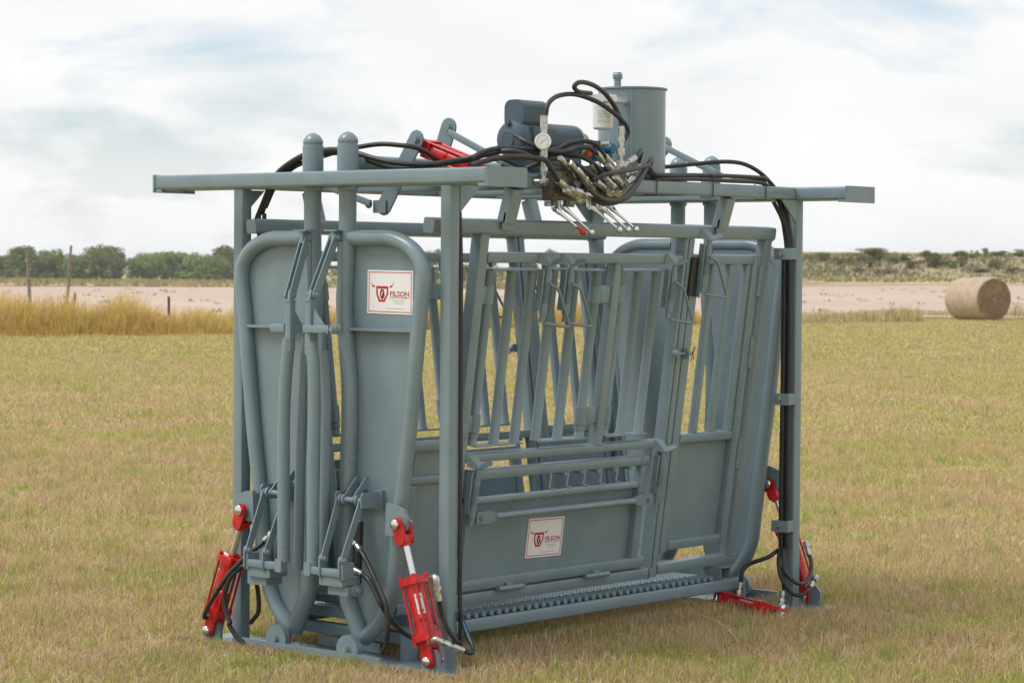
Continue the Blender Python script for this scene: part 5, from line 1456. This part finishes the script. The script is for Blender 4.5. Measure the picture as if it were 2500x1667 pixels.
for k in range(500):
    a = random.uniform(0, 6.28); q = RB*math.sqrt(random.random())*0.97
    c = V(-0.02, q*math.cos(a), RB*0.97+q*math.sin(a)); t = V(random.uniform(-0.5,0.1), -math.sin(a)+random.uniform(-.5,.5), math.cos(a)+random.uniform(-.5,.5)).normalized()
    if c.z < 0.05: continue
    b.tube(c, c+t*random.uniform(0.05,0.14), 0.006, 0.004, (1,0,0), 0.001, 1)
so = b.build('loose_straw', BE, bl); tag(so, kind='stuff')

# ------------------------------------------------------------------ fence remains
WOOD = simple('weathered_wood', (0.24, 0.205, 0.165), 0.9, 0, 0.35, 14, 0.6, 40)
RUST = simple('rusty_steel', (0.085, 0.055, 0.045), 0.8, 0.2, 0.35, 20, 0.3, 60)
def fpost(name, X, D, Xt, h, r_, mat, label, cat):
    e = wpos(X, D, 0.0); p1 = wpos(Xt, D+0.1, h) - e; b = MB()
    mid = p1*0.5 + V(random.uniform(-.02,.02), random.uniform(-.02,.02), 0)
    b.pipe([V(0,0,-0.1), mid*0.5+V(0.008,0,0), mid, p1*0.8+V(-0.008,0.006,0), p1], lambda t: r_*(1.05-0.35*t), 10, 4)
    o = b.build(name, mat); o.location = e
    tag(o, label, cat)
fpost('fence_post', -11.76, 60.6, -11.86, 1.93, 0.048, WOOD, 'tall grey wooden pole in the golden grass, nearest the left edge', 'post')
fpost('fence_post', -10.99, 60.9, -10.84, 2.09, 0.042, WOOD, 'tallest leaning brown pole in the golden grass', 'post')
fpost('steel_post', -8.38, 60.8, -8.43, 0.86, 0.042, RUST, 'short dark leaning post in the grass left of the chute', 'post')
fpost('steel_post', -10.85, 61.6, -10.87, 0.92, 0.030, RUST, 'thin short stake beside the leaning brown pole', 'post')
# the stray straw in front of the chute
b = MB(); b.pipe([(0.60, 1.80, 0.055), (0.84, 1.64, 0.052), (1.0, 1.50, 0.045), (1.15, 1.36, 0.025)], 0.0022, 6, 4)
tag(b.build('straw_stalk', simple('straw', (0.62, 0.50, 0.27), 0.6)), 'single pale straw stalk lying on the grass right of the chute', 'straw')

# ------------------------------------------------------------------ air
hm = bpy.data.materials.new('thin_haze'); hm.use_nodes = True
hm.node_tree.nodes.clear()
ho_ = hm.node_tree.nodes.new('ShaderNodeOutputMaterial')
hv_ = hm.node_tree.nodes.new('ShaderNodeVolumePrincipled')
hv_.inputs['Color'].default_value = (0.90, 0.95, 1.0, 1)
hv_.inputs['Density'].default_value = 0.00020
hv_.inputs['Anisotropy'].default_value = 0.2
hm.node_tree.links.new(hv_.outputs['Volume'], ho_.inputs['Volume'])
b = MB()
lo_, hi_ = -7.0, 10.0
cor = [(-1600, -400), (1600, -400), (1600, 2300), (-1600, 2300)]
q0 = [wpos(x_, d_, 0) for x_, d_ in cor]
b.plate([V(p.x, p.y, (lo_+hi_)/2) for p in q0], (0, 0, hi_-lo_))
hz_ = b.build('haze', hm)
tag(hz_, 'thin pale haze over the far field and trees', 'haze', None, 'stuff')
